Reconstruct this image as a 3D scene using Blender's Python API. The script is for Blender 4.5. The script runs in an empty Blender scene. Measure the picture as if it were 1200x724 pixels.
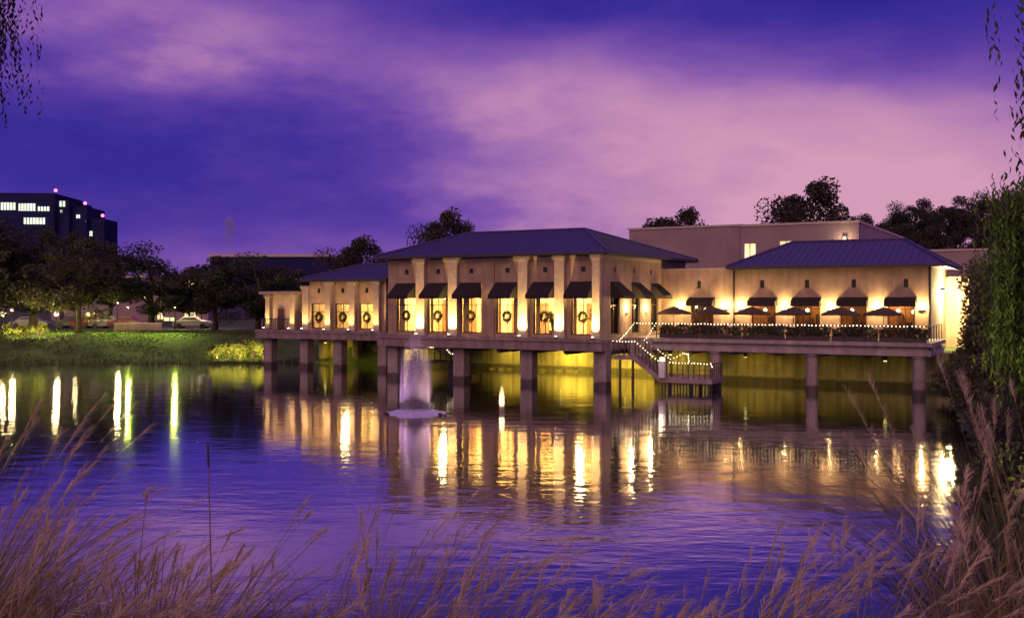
import bpy, math, random
import numpy as np
from mathutils import Vector, Matrix

random.seed(7)
rng = np.random.default_rng(7)
SC = bpy.context.scene
COL = SC.collection
R = math.radians

# ------------------------------------------------------------------ camera, sky, sun, exposure
CAMZ = 5.68
cam_d = bpy.data.cameras.new('camera')
cam = bpy.data.objects.new('camera', cam_d)
COL.objects.link(cam)
cam.location = (0, 0, CAMZ)
cam.rotation_euler = (R(90), 0, 0)
cam_d.sensor_width = 36
cam_d.lens = 35.34
cam_d.shift_y = -10 / 1200
cam_d.clip_start = 0.05
cam_d.clip_end = 6000
SC.camera = cam

SC.view_settings.view_transform = 'Standard'
SC.view_settings.look = 'None'
SC.view_settings.exposure = 0
SC.view_settings.gamma = 1
SC.view_settings.use_curve_mapping = False
SC.render.engine = 'CYCLES'
cy = SC.cycles
cy.use_denoising = True
cy.max_bounces = 6
cy.diffuse_bounces = 2
cy.glossy_bounces = 3
cy.transmission_bounces = 4
cy.transparent_max_bounces = 10
cy.sample_clamp_indirect = 40
cy.caustics_reflective = False
cy.caustics_refractive = False
cy.volume_bounces = 0


def lin(r, g, b, a=1.0):
    f = lambda c: (c / 255 / 12.92) if c / 255 <= 0.04045 else ((c / 255 + 0.055) / 1.055) ** 2.4
    return (f(r), f(g), f(b), a)


class NX:
    """small arithmetic wrapper for shader math nodes"""
    def __init__(s, nt, sock): s.nt, s.s = nt, sock
    def _op(s, op, *args):
        n = s.nt.nodes.new('ShaderNodeMath'); n.operation = op
        for i, a in enumerate(args):
            if isinstance(a, NX): s.nt.links.new(a.s, n.inputs[i])
            else: n.inputs[i].default_value = a
        return NX(s.nt, n.outputs[0])
    def __add__(s, o): return s._op('ADD', s, o)
    __radd__ = __add__
    def __mul__(s, o): return s._op('MULTIPLY', s, o)
    __rmul__ = __mul__
    def __sub__(s, o): return s._op('SUBTRACT', s, o)
    def __rsub__(s, o): return s._op('SUBTRACT', o, s)
    def __truediv__(s, o): return s._op('DIVIDE', s, o)
    def f(s, op, *a): return s._op(op, s, *a)


world = bpy.data.worlds.new('World')
SC.world = world
world.use_nodes = True
wn = world.node_tree
wn.nodes.clear()
tc = wn.nodes.new('ShaderNodeTexCoord')
sx = wn.nodes.new('ShaderNodeSeparateXYZ')
wn.links.new(tc.outputs['Generated'], sx.inputs[0])
dx, dy, dz = (NX(wn, sx.outputs[i]) for i in range(3))
AZ = dx.f('ARCTAN2', dy)                  # 0 = straight over the lake, + to the east
EL = dz.f('ARCSINE')
mp = wn.nodes.new('ShaderNodeMapping'); mp.inputs['Scale'].default_value = (1, 1, 2.6)
wn.links.new(tc.outputs['Generated'], mp.inputs[0])
def wnoise(scale, detail, rough, off=(0, 0, 0)):
    m2 = wn.nodes.new('ShaderNodeMapping'); m2.inputs['Location'].default_value = off
    wn.links.new(mp.outputs[0], m2.inputs[0])
    n = wn.nodes.new('ShaderNodeTexNoise'); n.inputs['Scale'].default_value = scale
    n.inputs['Detail'].default_value = detail; n.inputs['Roughness'].default_value = rough
    wn.links.new(m2.outputs[0], n.inputs['Vector'])
    return NX(wn, n.outputs['Fac']) - 0.5
nA, nB, nC, nD = wnoise(3.2, 5, .55), wnoise(5.0, 4, .5, (3, 1, 2)), wnoise(9, 6, .62, (7, 2, 5)), wnoise(24, 6, .6, (1, 8, 5))
azw, elw = AZ + nA * 0.26 + nC * .05, EL + nB * 0.11 + nC * .03
def blob(px, py, sxp, syp, amp, tilt=0.0):
    ca, ce = (px - 600) / 1178, (352 - py) / 1178
    a = (azw - ca) / (sxp / 1178)
    e = (elw - ce + (azw - ca) * tilt) / (syp / 1178)
    return (a * a + e * e).f('MULTIPLY', -1.0).f('EXPONENT') * amp
W = blob(950, 228, 320, 130, .62) + blob(800, 130, 260, 80, .15, .1) + blob(700, 100, 150, 90, .20) + blob(640, 230, 90, 45, .22)
W = W + blob(380, 88, 360, 55, .29, .12) + blob(230, 40, 240, 40, .14) + blob(200, 318, 520, 50, .26) + blob(520, 205, 110, 30, .22)
W = W + blob(1120, 270, 240, 100, .26) + blob(1060, 20, 220, 70, -.22, -.1) + blob(640, 0, 130, 30, -.22) + blob(100, 200, 230, 70, -.06)
W = W + blob(860, 285, 330, 62, .20) + blob(330, 215, 260, 35, -.04) + blob(170, 70, 240, 70, .12) + blob(860, 20, 160, 45, -.12)
back = (dy * -1.0).f('MAXIMUM', 0.0)
high = ((EL - 0.36) * 1.6).f('MAXIMUM', 0.0).f('MINIMUM', 1.0)
W = W + back * .62 + high * .28 + nC * .34 + nB * .24 + nD * .10 + 0.22
cr = wn.nodes.new('ShaderNodeValToRGB')
wn.links.new(W.s, cr.inputs[0])
els = cr.color_ramp.elements
els[0].position, els[0].color = 0.0, lin(46, 37, 136)
els[1].position, els[1].color = 1.0, lin(212, 156, 184)
for p, c in ((.16, (60, 46, 150)), (.36, (92, 62, 160)), (.58, (134, 90, 172)), (.80, (184, 130, 180))):
    e = els.new(p); e.color = lin(*c)
bg = wn.nodes.new('ShaderNodeBackground')
wn.links.new(cr.outputs[0], bg.inputs['Color'])
bg.inputs['Strength'].default_value = 1.0
wo = wn.nodes.new('ShaderNodeOutputWorld')
wn.links.new(bg.outputs[0], wo.inputs['Surface'])

sun_d = bpy.data.lights.new('afterglow_sun', 'SUN')
sun_d.energy = 0.8
sun_d.angle = R(40)
sun_d.color = (1.0, .62, .38)
sun = bpy.data.objects.new('afterglow_sun', sun_d)
COL.objects.link(sun)
sun.rotation_euler = (R(66), 0, R(-18))

# ------------------------------------------------------------------ helpers
TH = R(-29)
CU, SU = math.cos(TH), math.sin(TH)
OX, OY = 5.85, 65.0
def P(u, v, z=0.0):
    """restaurant frame: u along the facade, v into the building"""
    return Vector((OX + CU * u - SU * v, OY + SU * u + CU * v, z))
def PX(px, Y):
    return (px - 600) / 1178 * Y
def PZ(py, Y):
    return CAMZ - (py - 352) / 1178 * Y


def mat(name, col, rough=.7, var=.25, scale=3.0, bump=0.0, bscale=30.0, metal=0.0, coord='Object', stretch=(1, 1, 1), spec=.5, streak=0.0, tide=False):
    m = bpy.data.materials.new(name); m.use_nodes = True
    nt = m.node_tree; b = nt.nodes['Principled BSDF']
    b.inputs['Roughness'].default_value = rough
    b.inputs['Metallic'].default_value = metal
    b.inputs['Specular IOR Level'].default_value = spec
    t = nt.nodes.new('ShaderNodeTexCoord')
    mp = nt.nodes.new('ShaderNodeMapping'); mp.inputs['Scale'].default_value = stretch
    nt.links.new(t.outputs[coord], mp.inputs[0])
    n = nt.nodes.new('ShaderNodeTexNoise'); n.inputs['Scale'].default_value = scale
    n.inputs['Detail'].default_value = 6; n.inputs['Roughness'].default_value = .62
    nt.links.new(mp.outputs[0], n.inputs['Vector'])
    r = nt.nodes.new('ShaderNodeValToRGB')
    r.color_ramp.elements[0].position = .28; r.color_ramp.elements[1].position = .72
    r.color_ramp.elements[0].color = tuple(c * (1 - var) for c in col[:3]) + (1,)
    r.color_ramp.elements[1].color = tuple(min(1, c * (1 + var)) for c in col[:3]) + (1,)
    nt.links.new(n.outputs['Fac'], r.inputs[0]); nt.links.new(r.outputs[0], b.inputs['Base Color'])
    if streak:
        m3 = nt.nodes.new('ShaderNodeMapping'); m3.inputs['Scale'].default_value = (2.2, 2.2, .16)
        nt.links.new(t.outputs['Object'], m3.inputs[0])
        n3 = nt.nodes.new('ShaderNodeTexNoise'); n3.inputs['Scale'].default_value = 1.3; n3.inputs['Detail'].default_value = 5
        nt.links.new(m3.outputs[0], n3.inputs['Vector'])
        k = ((NX(nt, n3.outputs['Fac']) - .38) * 2.6).f('MAXIMUM', 0.0).f('MINIMUM', 1.0) * streak + (1 - streak)
        if tide:
            sz_ = nt.nodes.new('ShaderNodeSeparateXYZ'); nt.links.new(t.outputs['Object'], sz_.inputs[0])
            kk = ((NX(nt, sz_.outputs[2]) - .12 - NX(nt, n3.outputs['Fac']) * .35) * 5).f('MAXIMUM', .30).f('MINIMUM', 1.0)
            k = k * kk
        vm = nt.nodes.new('ShaderNodeVectorMath'); vm.operation = 'SCALE'
        nt.links.new(r.outputs[0], vm.inputs[0]); nt.links.new(k.s, vm.inputs['Scale'])
        nt.links.new(vm.outputs[0], b.inputs['Base Color'])
    if bump:
        n2 = nt.nodes.new('ShaderNodeTexNoise'); n2.inputs['Scale'].default_value = bscale
        n2.inputs['Detail'].default_value = 4
        nt.links.new(mp.outputs[0], n2.inputs['Vector'])
        bp = nt.nodes.new('ShaderNodeBump'); bp.inputs['Strength'].default_value = bump
        bp.inputs['Distance'].default_value = .03
        nt.links.new(n2.outputs['Fac'], bp.inputs['Height']); nt.links.new(bp.outputs[0], b.inputs['Normal'])
    return m

def emit(name, col, strength, var=0.0, scale=4.0):
    m = bpy.data.materials.new(name); m.use_nodes = True
    nt = m.node_tree; nt.nodes.clear()
    e = nt.nodes.new('ShaderNodeEmission'); o = nt.nodes.new('ShaderNodeOutputMaterial')
    e.inputs['Color'].default_value = tuple(col[:3]) + (1,)
    e.inputs['Strength'].default_value = strength
    if var:
        t = nt.nodes.new('ShaderNodeTexCoord')
        n = nt.nodes.new('ShaderNodeTexNoise'); n.inputs['Scale'].default_value = scale
        nt.links.new(t.outputs['Object'], n.inputs['Vector'])
        x = (NX(nt, n.outputs['Fac']) - .5) * (2 * var * strength * 2) + strength
        nt.links.new(x.f('MAXIMUM', 0.02).s, e.inputs['Strength'])
    nt.links.new(e.outputs[0], o.inputs[0])
    return m

def glass(name, tint=(1, 1, 1), fac=.10):
    m = bpy.data.materials.new(name); m.use_nodes = True
    nt = m.node_tree; nt.nodes.clear()
    t = nt.nodes.new('ShaderNodeBsdfTransparent'); t.inputs[0].default_value = tuple(tint) + (1,)
    g = nt.nodes.new('ShaderNodeBsdfGlossy'); g.inputs['Roughness'].default_value = .03
    mx = nt.nodes.new('ShaderNodeMixShader'); o = nt.nodes.new('ShaderNodeOutputMaterial')
    lw = nt.nodes.new('ShaderNodeFresnel'); lw.inputs[0].default_value = 1.45
    nt.links.new(lw.outputs[0], mx.inputs[0])
    nt.links.new(t.outputs[0], mx.inputs[1]); nt.links.new(g.outputs[0], mx.inputs[2])
    nt.links.new(mx.outputs[0], o.inputs[0])
    return m

def leafmat(name, col, var=.5, scale=.9):
    m = mat(name, col, rough=.6, var=var, scale=scale)
    nt = m.node_tree; b = nt.nodes['Principled BSDF']
    out = nt.nodes['Material Output']
    tr = nt.nodes.new('ShaderNodeBsdfTranslucent'); mx = nt.nodes.new('ShaderNodeMixShader')
    mx.inputs[0].default_value = .3
    src = b.inputs['Base Color'].links[0].from_socket
    nt.links.new(src, tr.inputs[0])
    nt.links.new(b.outputs[0], mx.inputs[1]); nt.links.new(tr.outputs[0], mx.inputs[2])
    nt.links.new(mx.outputs[0], out.inputs[0])
    return m


class MB:
    """collects shapes into ONE mesh"""
    def __init__(s): s.v, s.f = [], []
    def poly(s, pts, faces):
        o = len(s.v); s.v += [tuple(p) for p in pts]; s.f += [tuple(i + o for i in f) for f in faces]; return s
    def box(s, x0, x1, y0, y1, z0, z1):
        return s.poly([(x0, y0, z0), (x1, y0, z0), (x1, y1, z0), (x0, y1, z0), (x0, y0, z1), (x1, y0, z1), (x1, y1, z1), (x0, y1, z1)],
                      [(0, 3, 2, 1), (4, 5, 6, 7), (0, 1, 5, 4), (1, 2, 6, 5), (2, 3, 7, 6), (3, 0, 4, 7)])
    def cbox(s, x0, x1, y0, y1, z0, z1, c=.03):
        """box with its four vertical edges chamfered"""
        pts = [(x0 + c, y0), (x1 - c, y0), (x1, y0 + c), (x1, y1 - c), (x1 - c, y1), (x0 + c, y1), (x0, y1 - c), (x0, y0 + c)]
        return s.prism([(a, b, z0) for a, b in pts], (0, 0, z1 - z0))
    def prism(s, pts, d):
        n = len(pts); q = [tuple(p) for p in pts] + [tuple(p[i] + d[i] for i in range(3)) for p in pts]
        return s.poly(q, [tuple(range(n))[::-1], tuple(range(n, 2 * n))] + [(i, (i + 1) % n, n + (i + 1) % n, n + i) for i in range(n)])
    def tube(s, path, rad, n=6, cap=True):
        path = [Vector(p) for p in path]
        if not isinstance(rad, (list, tuple)): rad = [rad] * len(path)
        o = len(s.v)
        for i, p in enumerate(path):
            t = (path[min(i + 1, len(path) - 1)] - path[max(i - 1, 0)]).normalized()
            a = t.cross(Vector((0, 0, 1)))
            if a.length < .05: a = t.cross(Vector((0, 1, 0)))
            a.normalize(); b = t.cross(a)
            for k in range(n):
                w = 2 * math.pi * k / n
                s.v.append(tuple(p + (a * math.cos(w) + b * math.sin(w)) * rad[i]))
        for i in range(len(path) - 1):
            for k in range(n):
                s.f.append((o + i * n + k, o + i * n + (k + 1) % n, o + (i + 1) * n + (k + 1) % n, o + (i + 1) * n + k))
        if cap:
            s.f.append(tuple(o + k for k in range(n))[::-1]); s.f.append(tuple(o + (len(path) - 1) * n + k for k in range(n)))
        return s
    def lathe(s, prof, n=16, c=(0, 0, 0)):
        o = len(s.v)
        for r, z in prof:
            for k in range(n):
                w = 2 * math.pi * k / n
                s.v.append((c[0] + r * math.cos(w), c[1] + r * math.sin(w), c[2] + z))
        for i in range(len(prof) - 1):
            for k in range(n):
                s.f.append((o + i * n + k, o + i * n + (k + 1) % n, o + (i + 1) * n + (k + 1) % n, o + (i + 1) * n + k))
        s.f.append(tuple(o + k for k in range(n))[::-1]); s.f.append(tuple(o + (len(prof) - 1) * n + k for k in range(n)))
        return s
    def ball(s, c, r, n=8, m=5, sz=1.0):
        return s.lathe([(max(1e-4, r * math.sin(math.pi * i / m)), -r * sz * math.cos(math.pi * i / m)) for i in range(m + 1)], n, c)
    def octa(s, c, r):
        x, y, z = c
        return s.poly([(x + r, y, z), (x, y + r, z), (x - r, y, z), (x, y - r, z), (x, y, z + r), (x, y, z - r)],
                      [(0, 1, 4), (1, 2, 4), (2, 3, 4), (3, 0, 4), (1, 0, 5), (2, 1, 5), (3, 2, 5), (0, 3, 5)])
    def mesh(s, name, m, smooth=False):
        me = bpy.data.meshes.new(name); me.from_pydata(s.v, [], s.f)
        if m is not None: me.materials.append(m)
        if smooth: me.shade_smooth()
        me.update(); return me
    def build(s, name, m, parent=None, smooth=False):
        return link(name, s.mesh(name, m, smooth), parent)

def link(name, data, parent=None):
    o = bpy.data.objects.new(name, data); COL.objects.link(o)
    if parent is not None: o.parent = parent
    return o

def quads_mesh(name, verts, m, k=4):
    """verts: (N*k,3) numpy array, k corners per face"""
    verts = np.asarray(verts, dtype=np.float32); nf = len(verts) // k
    me = bpy.data.meshes.new(name)
    me.vertices.add(len(verts)); me.vertices.foreach_set('co', verts.ravel())
    me.loops.add(nf * k); me.loops.foreach_set('vertex_index', np.arange(nf * k, dtype=np.int32))
    me.polygons.add(nf); me.polygons.foreach_set('loop_start', np.arange(0, nf * k, k, dtype=np.int32))
    me.update(calc_edges=True); me.validate()
    if m is not None: me.materials.append(m)
    return me

def tag(o, label, cat, group=None, kind=None):
    o['label'] = label; o['category'] = cat
    if group: o['group'] = group
    if kind: o['kind'] = kind
    return o
def thing(name, label, cat, loc=(0, 0, 0), rz=0.0, group=None):
    o = bpy.data.objects.new(name, None); COL.objects.link(o)
    o.empty_display_size = .3
    o.location = loc; o.rotation_euler = (0, 0, rz)
    return tag(o, label, cat, group)
def dup(root, loc=None, rz=None, label=None, scale=None):
    r = root.copy(); COL.objects.link(r)
    if loc is not None: r.location = loc
    if rz is not None: r.rotation_euler = (0, 0, rz)
    if scale is not None: r.scale = scale if isinstance(scale, (tuple, list)) else (scale,) * 3
    if label: r['label'] = label
    for ch in root.children:
        c = ch.copy(); COL.objects.link(c); c.parent = r
        for g in ch.children:
            d = g.copy(); COL.objects.link(d); d.parent = c
            for h in g.children:
                e = h.copy(); COL.objects.link(e); e.parent = d
    return r
def structure(o): o['kind'] = 'structure'; return o
def light(kind, name, parent, loc, power, color, aim=None, size=.1, spot=60, blend=1.0):
    d = bpy.data.lights.new(name, kind); d.energy = power; d.color = color
    if kind in ('SPOT', 'POINT'): d.shadow_soft_size = size
    if kind == 'SPOT': d.spot_size = R(spot); d.spot_blend = blend
    if kind == 'AREA': d.shape = 'RECTANGLE'; d.size, d.size_y = size
    o = bpy.data.objects.new(name, d); COL.objects.link(o)
    o.parent = parent; o.location = loc
    if aim is not None:
        o.rotation_euler = Vector(aim).to_track_quat('-Z', 'Y').to_euler()
    return o

ORD = ['first', 'second', 'third', 'fourth', 'fifth', 'sixth', 'seventh', 'eighth', 'ninth', 'tenth', 'eleventh', 'twelfth']

# ------------------------------------------------------------------ materials
M = {}
M['stucco'] = mat('tan_stucco', (.50, .345, .225), .85, .22, 1.2, .5, 40, streak=.32)
M['stone'] = mat('warm_stone', (.45, .35, .27), .8, .22, 4.0, .5, 22)
M['trim'] = mat('pale_trim', (.50, .41, .34), .8, .15, 2.0, .2, 40)
M['deckconc'] = mat('deck_concrete', (.36, .26, .245), .8, .2, 1.6, .4, 25, streak=.4)
M['conc'] = mat('pale_concrete', (.48, .39, .37), .75, .22, 1.4, .4, 25, streak=.35, tide=True)
M['colconc'] = mat('column_concrete', (.44, .345, .32), .8, .25, 2.2, .4, 18, streak=.35, tide=True)
M['wallconc'] = mat('retaining_concrete', (.46, .40, .22), .85, .3, .9, .5, 12, streak=.55, tide=True)
M['roof'] = mat('slate_roof_tiles', (.072, .060, .135), .40, .4, 5.0, .4, 30, stretch=(1, 1, 1))
M['roofdark'] = mat('roof_fascia', (.05, .04, .045), .6, .2, 3.0)
M['awning'] = mat('brown_canvas', (.020, .013, .013), .9, .25, 6.0, .3, 60)
M['umbrella'] = mat('olive_canvas', (.085, .062, .028), .9, .25, 6.0, .3, 60)
M['bronze'] = mat('bronze_frame', (.05, .035, .028), .45, .2, 6.0)
M['dark'] = mat('dark_metal', (.02, .018, .02), .5, .2, 6.0)
M['wood'] = mat('door_wood', (.11, .045, .022), .5, .35, 3.0, .2, 30, stretch=(6, 6, 1))
M['glass'] = glass('window_glass')
M['interior'] = mat('cream_interior', (.62, .50, .30), .85, .55, 2.6, coord='Object')
M['intwood'] = mat('interior_panelling', (.28, .13, .05), .6, .6, 2.4, stretch=(4, 4, .7))
M['curtain'] = mat('cream_curtain', (.62, .47, .22), .9, .3, 4.0, stretch=(6, 6, .3))
M['bulb'] = emit('bulb_glow', (1.0, .80, .52), 7.0)
M['lens'] = emit('lamp_lens_glow', (1.0, .80, .42), 45.0)
M['globe'] = emit('lamp_globe_glow', (1.0, .76, .46), 3.2)
M['softlens'] = emit('garden_lens_glow', (1.0, .85, .4), 4.0)
M['chand'] = emit('chandelier_glow', (1.0, .78, .40), 9.0)
M['leaf'] = leafmat('dark_tree_leaves', (.040, .052, .022), .55)
M['leaf2'] = leafmat('brown_green_leaves', (.060, .052, .028), .55)
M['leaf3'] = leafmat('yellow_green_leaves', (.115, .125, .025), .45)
M['bush'] = leafmat('olive_bush_leaves', (.115, .115, .045), .5)
M['hedgeleaf'] = leafmat('hedge_leaves', (.045, .055, .02), .55, 3)
M['willow'] = leafmat('willow_leaves', (.10, .15, .03), .45)
M['bark'] = mat('tree_bark', (.06, .045, .035), .9, .35, 6.0, .6, 20, stretch=(1, 1, .25))
M['white'] = mat('white_paint', (.78, .74, .70), .6, .08, 3.0)

# ------------------------------------------------------------------ ground and water
LAKE = [(-10, 17), (0, 16), (10, 18), (13.5, 28), (18, 40), (22.6, 52), (24.5, 57)]
LAKE += [tuple(P(u, v)[:2]) for u, v in ((20.5, 9.4), (0.6, 9.4), (0.4, 13.4), (-21, 13.4), (-33, 11.0), (-36.5, 7.5))]
LAKE += [(-32, 89.5), (-45, 88), (-60, 89), (-68, 80), (-62, 62), (-45, 46), (-27, 32), (-17, 22)]
LP = np.array(LAKE)
def lake_dist(x, y):
    """signed distance, positive outside the lake (numpy)"""
    x = np.asarray(x, float); y = np.asarray(y, float)
    d = np.full(x.shape, 1e9); ins = np.zeros(x.shape, bool)
    n = len(LP)
    for i in range(n):
        ax, ay = LP[i]; bx, by = LP[(i + 1) % n]
        ex, ey = bx - ax, by - ay
        t = np.clip(((x - ax) * ex + (y - ay) * ey) / (ex * ex + ey * ey), 0, 1)
        d = np.minimum(d, np.hypot(x - ax - t * ex, y - ay - t * ey))
        c = ((ay > y) != (by > y)) & (x < (bx - ax) * (y - ay) / ((by - ay) + 1e-12) + ax)
        ins ^= c
    return np.where(ins, -d, d)
def sstep(t): t = np.clip(t, 0, 1); return t * t * (3 - 2 * t)
def ground_z(x, y):
    x = np.asarray(x, float); y = np.asarray(y, float)
    d = lake_dist(x, y)
    near = sstep((46 - y) / 26)
    T = 2.33 + (4.25 - 2.33) * near
    bu = (x - OX) * CU + (y - OY) * SU
    bv = -(x - OX) * SU + (y - OY) * CU
    bz = sstep((bu + 36) / 6) * sstep((22 - bu) / 3) * sstep((bv - 2) / 4)
    Wd = 14.5 * near + (1 - near) * 15.0
    Wd = Wd * (1 - bz) + 1.6 * bz
    right = sstep((x - 12) / 8) * sstep((60 - y) / 10) * (1 - near)
    Wd = Wd * (1 - right) + 7 * right
    z = T * sstep(d / Wd)
    z = np.where(d < 0, np.maximum(-1.6, d * .6), z)
    far = sstep((y - 130) / 60)
    z = z + 13.0 * np.exp(-((x - 88) / 45) ** 2 - ((y - 200) / 55) ** 2) * sstep(d / 30)
    return z
def gz(x, y): return float(ground_z(np.array([x]), np.array([y]))[0])

ax_x = np.concatenate([np.array([-3000, -1800, -900, -500, -320, -220, -160, -120, -100, -86]), np.arange(-76, 46, 1.0), np.array([48, 52, 58, 66, 76, 88, 100, 115, 130, 160, 220, 320, 500, 900, 1800, 3000])])
ax_y = np.concatenate([np.array([-600, -200, -80, -40, -20, -10]), np.arange(-4, 30, .7), np.arange(30, 116, 1.1), np.array([120, 126, 134, 144, 156, 170, 185, 200, 215, 230, 250, 280, 330, 420, 600, 1000, 1800, 3500])])
gx, gy = np.meshgrid(ax_x, ax_y)
gzv = ground_z(gx, gy)
gzv += np.where(lake_dist(gx, gy) > 1.0, rng.normal(0, .03, gx.shape), 0)
nx_, ny_ = len(ax_x), len(ax_y)
gv = np.stack([gx.ravel(), gy.ravel(), gzv.ravel()], 1)
gf = [(j * nx_ + i, j * nx_ + i + 1, (j + 1) * nx_ + i + 1, (j + 1) * nx_ + i) for j in range(ny_ - 1) for i in range(nx_ - 1)]
M['ground'] = mat('lawn_soil', (.060, .095, .014), .95, .45, .35, .9, 5)
g_mb = MB(); g_mb.v = [tuple(p) for p in gv]; g_mb.f = gf
structure(g_mb.build('ground', M['ground'], smooth=True))

wm = bpy.data.materials.new('lake_water'); wm.use_nodes = True
nt = wm.node_tree; nt.nodes.clear()
t = nt.nodes.new('ShaderNodeTexCoord')
def wave(scale, st, detail, rot=0):
    m_ = nt.nodes.new('ShaderNodeMapping'); m_.inputs['Scale'].default_value = st; m_.inputs['Rotation'].default_value = (0, 0, R(rot))
    nt.links.new(t.outputs['Object'], m_.inputs[0])
    n = nt.nodes.new('ShaderNodeTexNoise'); n.inputs['Scale'].default_value = scale; n.inputs['Detail'].default_value = detail
    n.inputs['Roughness'].default_value = .5
    nt.links.new(m_.outputs[0], n.inputs['Vector']); return NX(nt, n.outputs['Fac'])
calm = wave(.05, (1, 1, 1), 2)
amp = (calm * 1.6 + -.25).f('MAXIMUM', .25)
hgt = (wave(.75, (.55, 1.3, 1), 3, 12) * .032 + wave(2.1, (.6, 1.2, 1), 2, -8) * .010 + wave(6.0, (.6, 1.2, 1), 2, 5) * .0032) * amp
bp = nt.nodes.new('ShaderNodeBump'); bp.inputs['Strength'].default_value = 1.0; bp.inputs['Distance'].default_value = 1.0
nt.links.new(hgt.s, bp.inputs['Height'])
gl = nt.nodes.new('ShaderNodeBsdfGlossy'); gl.inputs['Roughness'].default_value = .062
gl.inputs['Color'].default_value = (.98, .98, 1, 1)
df = nt.nodes.new('ShaderNodeBsdfDiffuse'); df.inputs['Color'].default_value = (.020, .020, .045, 1)
fr = nt.nodes.new('ShaderNodeFresnel'); fr.inputs['IOR'].default_value = 2.4
mx = nt.nodes.new('ShaderNodeMixShader'); o_ = nt.nodes.new('ShaderNodeOutputMaterial')
for n_ in (gl, df): nt.links.new(bp.outputs[0], n_.inputs['Normal'])
nt.links.new((NX(nt, fr.outputs[0]) * 1.9).f('MINIMUM', .97).s, mx.inputs[0])
nt.links.new(df.outputs[0], mx.inputs[1]); nt.links.new(gl.outputs[0], mx.inputs[2]); nt.links.new(mx.outputs[0], o_.inputs[0])
M['water'] = wm
w_mb = MB().poly([(-74, 10, 0), (40, 10, 0), (40, 112, 0), (-74, 112, 0)], [(0, 1, 2, 3)])
structure(w_mb.build('water', M['water']))

# a narrow street behind the lawn
st = MB()
xs = np.arange(-110, -27, 4.0)
for i in range(len(xs) - 1):
    a, b = xs[i], xs[i + 1]
    st.poly([(a, 114, 2.37), (b, 114, 2.37), (b, 125, 2.37), (a, 125, 2.37)], [(0, 1, 2, 3)])
structure(st.build('road', mat('asphalt', (.05, .05, .05), .8, .25, 2.0, .3, 20)))

# ------------------------------------------------------------------ restaurant on columns over the lake
B = thing('restaurant_building', 'tan stucco restaurant on columns over the lake with lit windows and slate hip roofs', 'building', P(0, 0, 0), TH)

def wall_u(mb, u0, u1, v0, v1, z0, z1, holes):
    """wall along u with openings (ua, ub, za, zb)"""
    us = sorted({u0, u1} | {h[0] for h in holes} | {h[1] for h in holes})
    for a, b in zip(us[:-1], us[1:]):
        hs = sorted((h[2], h[3]) for h in holes if h[0] <= a + 1e-6 and h[1] >= b - 1e-6)
        z = z0
        for za, zb in hs:
            if za > z: mb.box(a, b, v0, v1, z, za)
            z = zb
        if z < z1: mb.box(a, b, v0, v1, z, z1)
def wall_v(mb, v0, v1, u0, u1, z0, z1, holes):
    vs = sorted({v0, v1} | {h[0] for h in holes} | {h[1] for h in holes})
    for a, b in zip(vs[:-1], vs[1:]):
        hs = sorted((h[2], h[3]) for h in holes if h[0] <= a + 1e-6 and h[1] >= b - 1e-6)
        z = z0
        for za, zb in hs:
            if za > z: mb.box(u0, u1, a, b, z, za)
            z = zb
        if z < z1: mb.box(u0, u1, a, b, z, z1)

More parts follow.
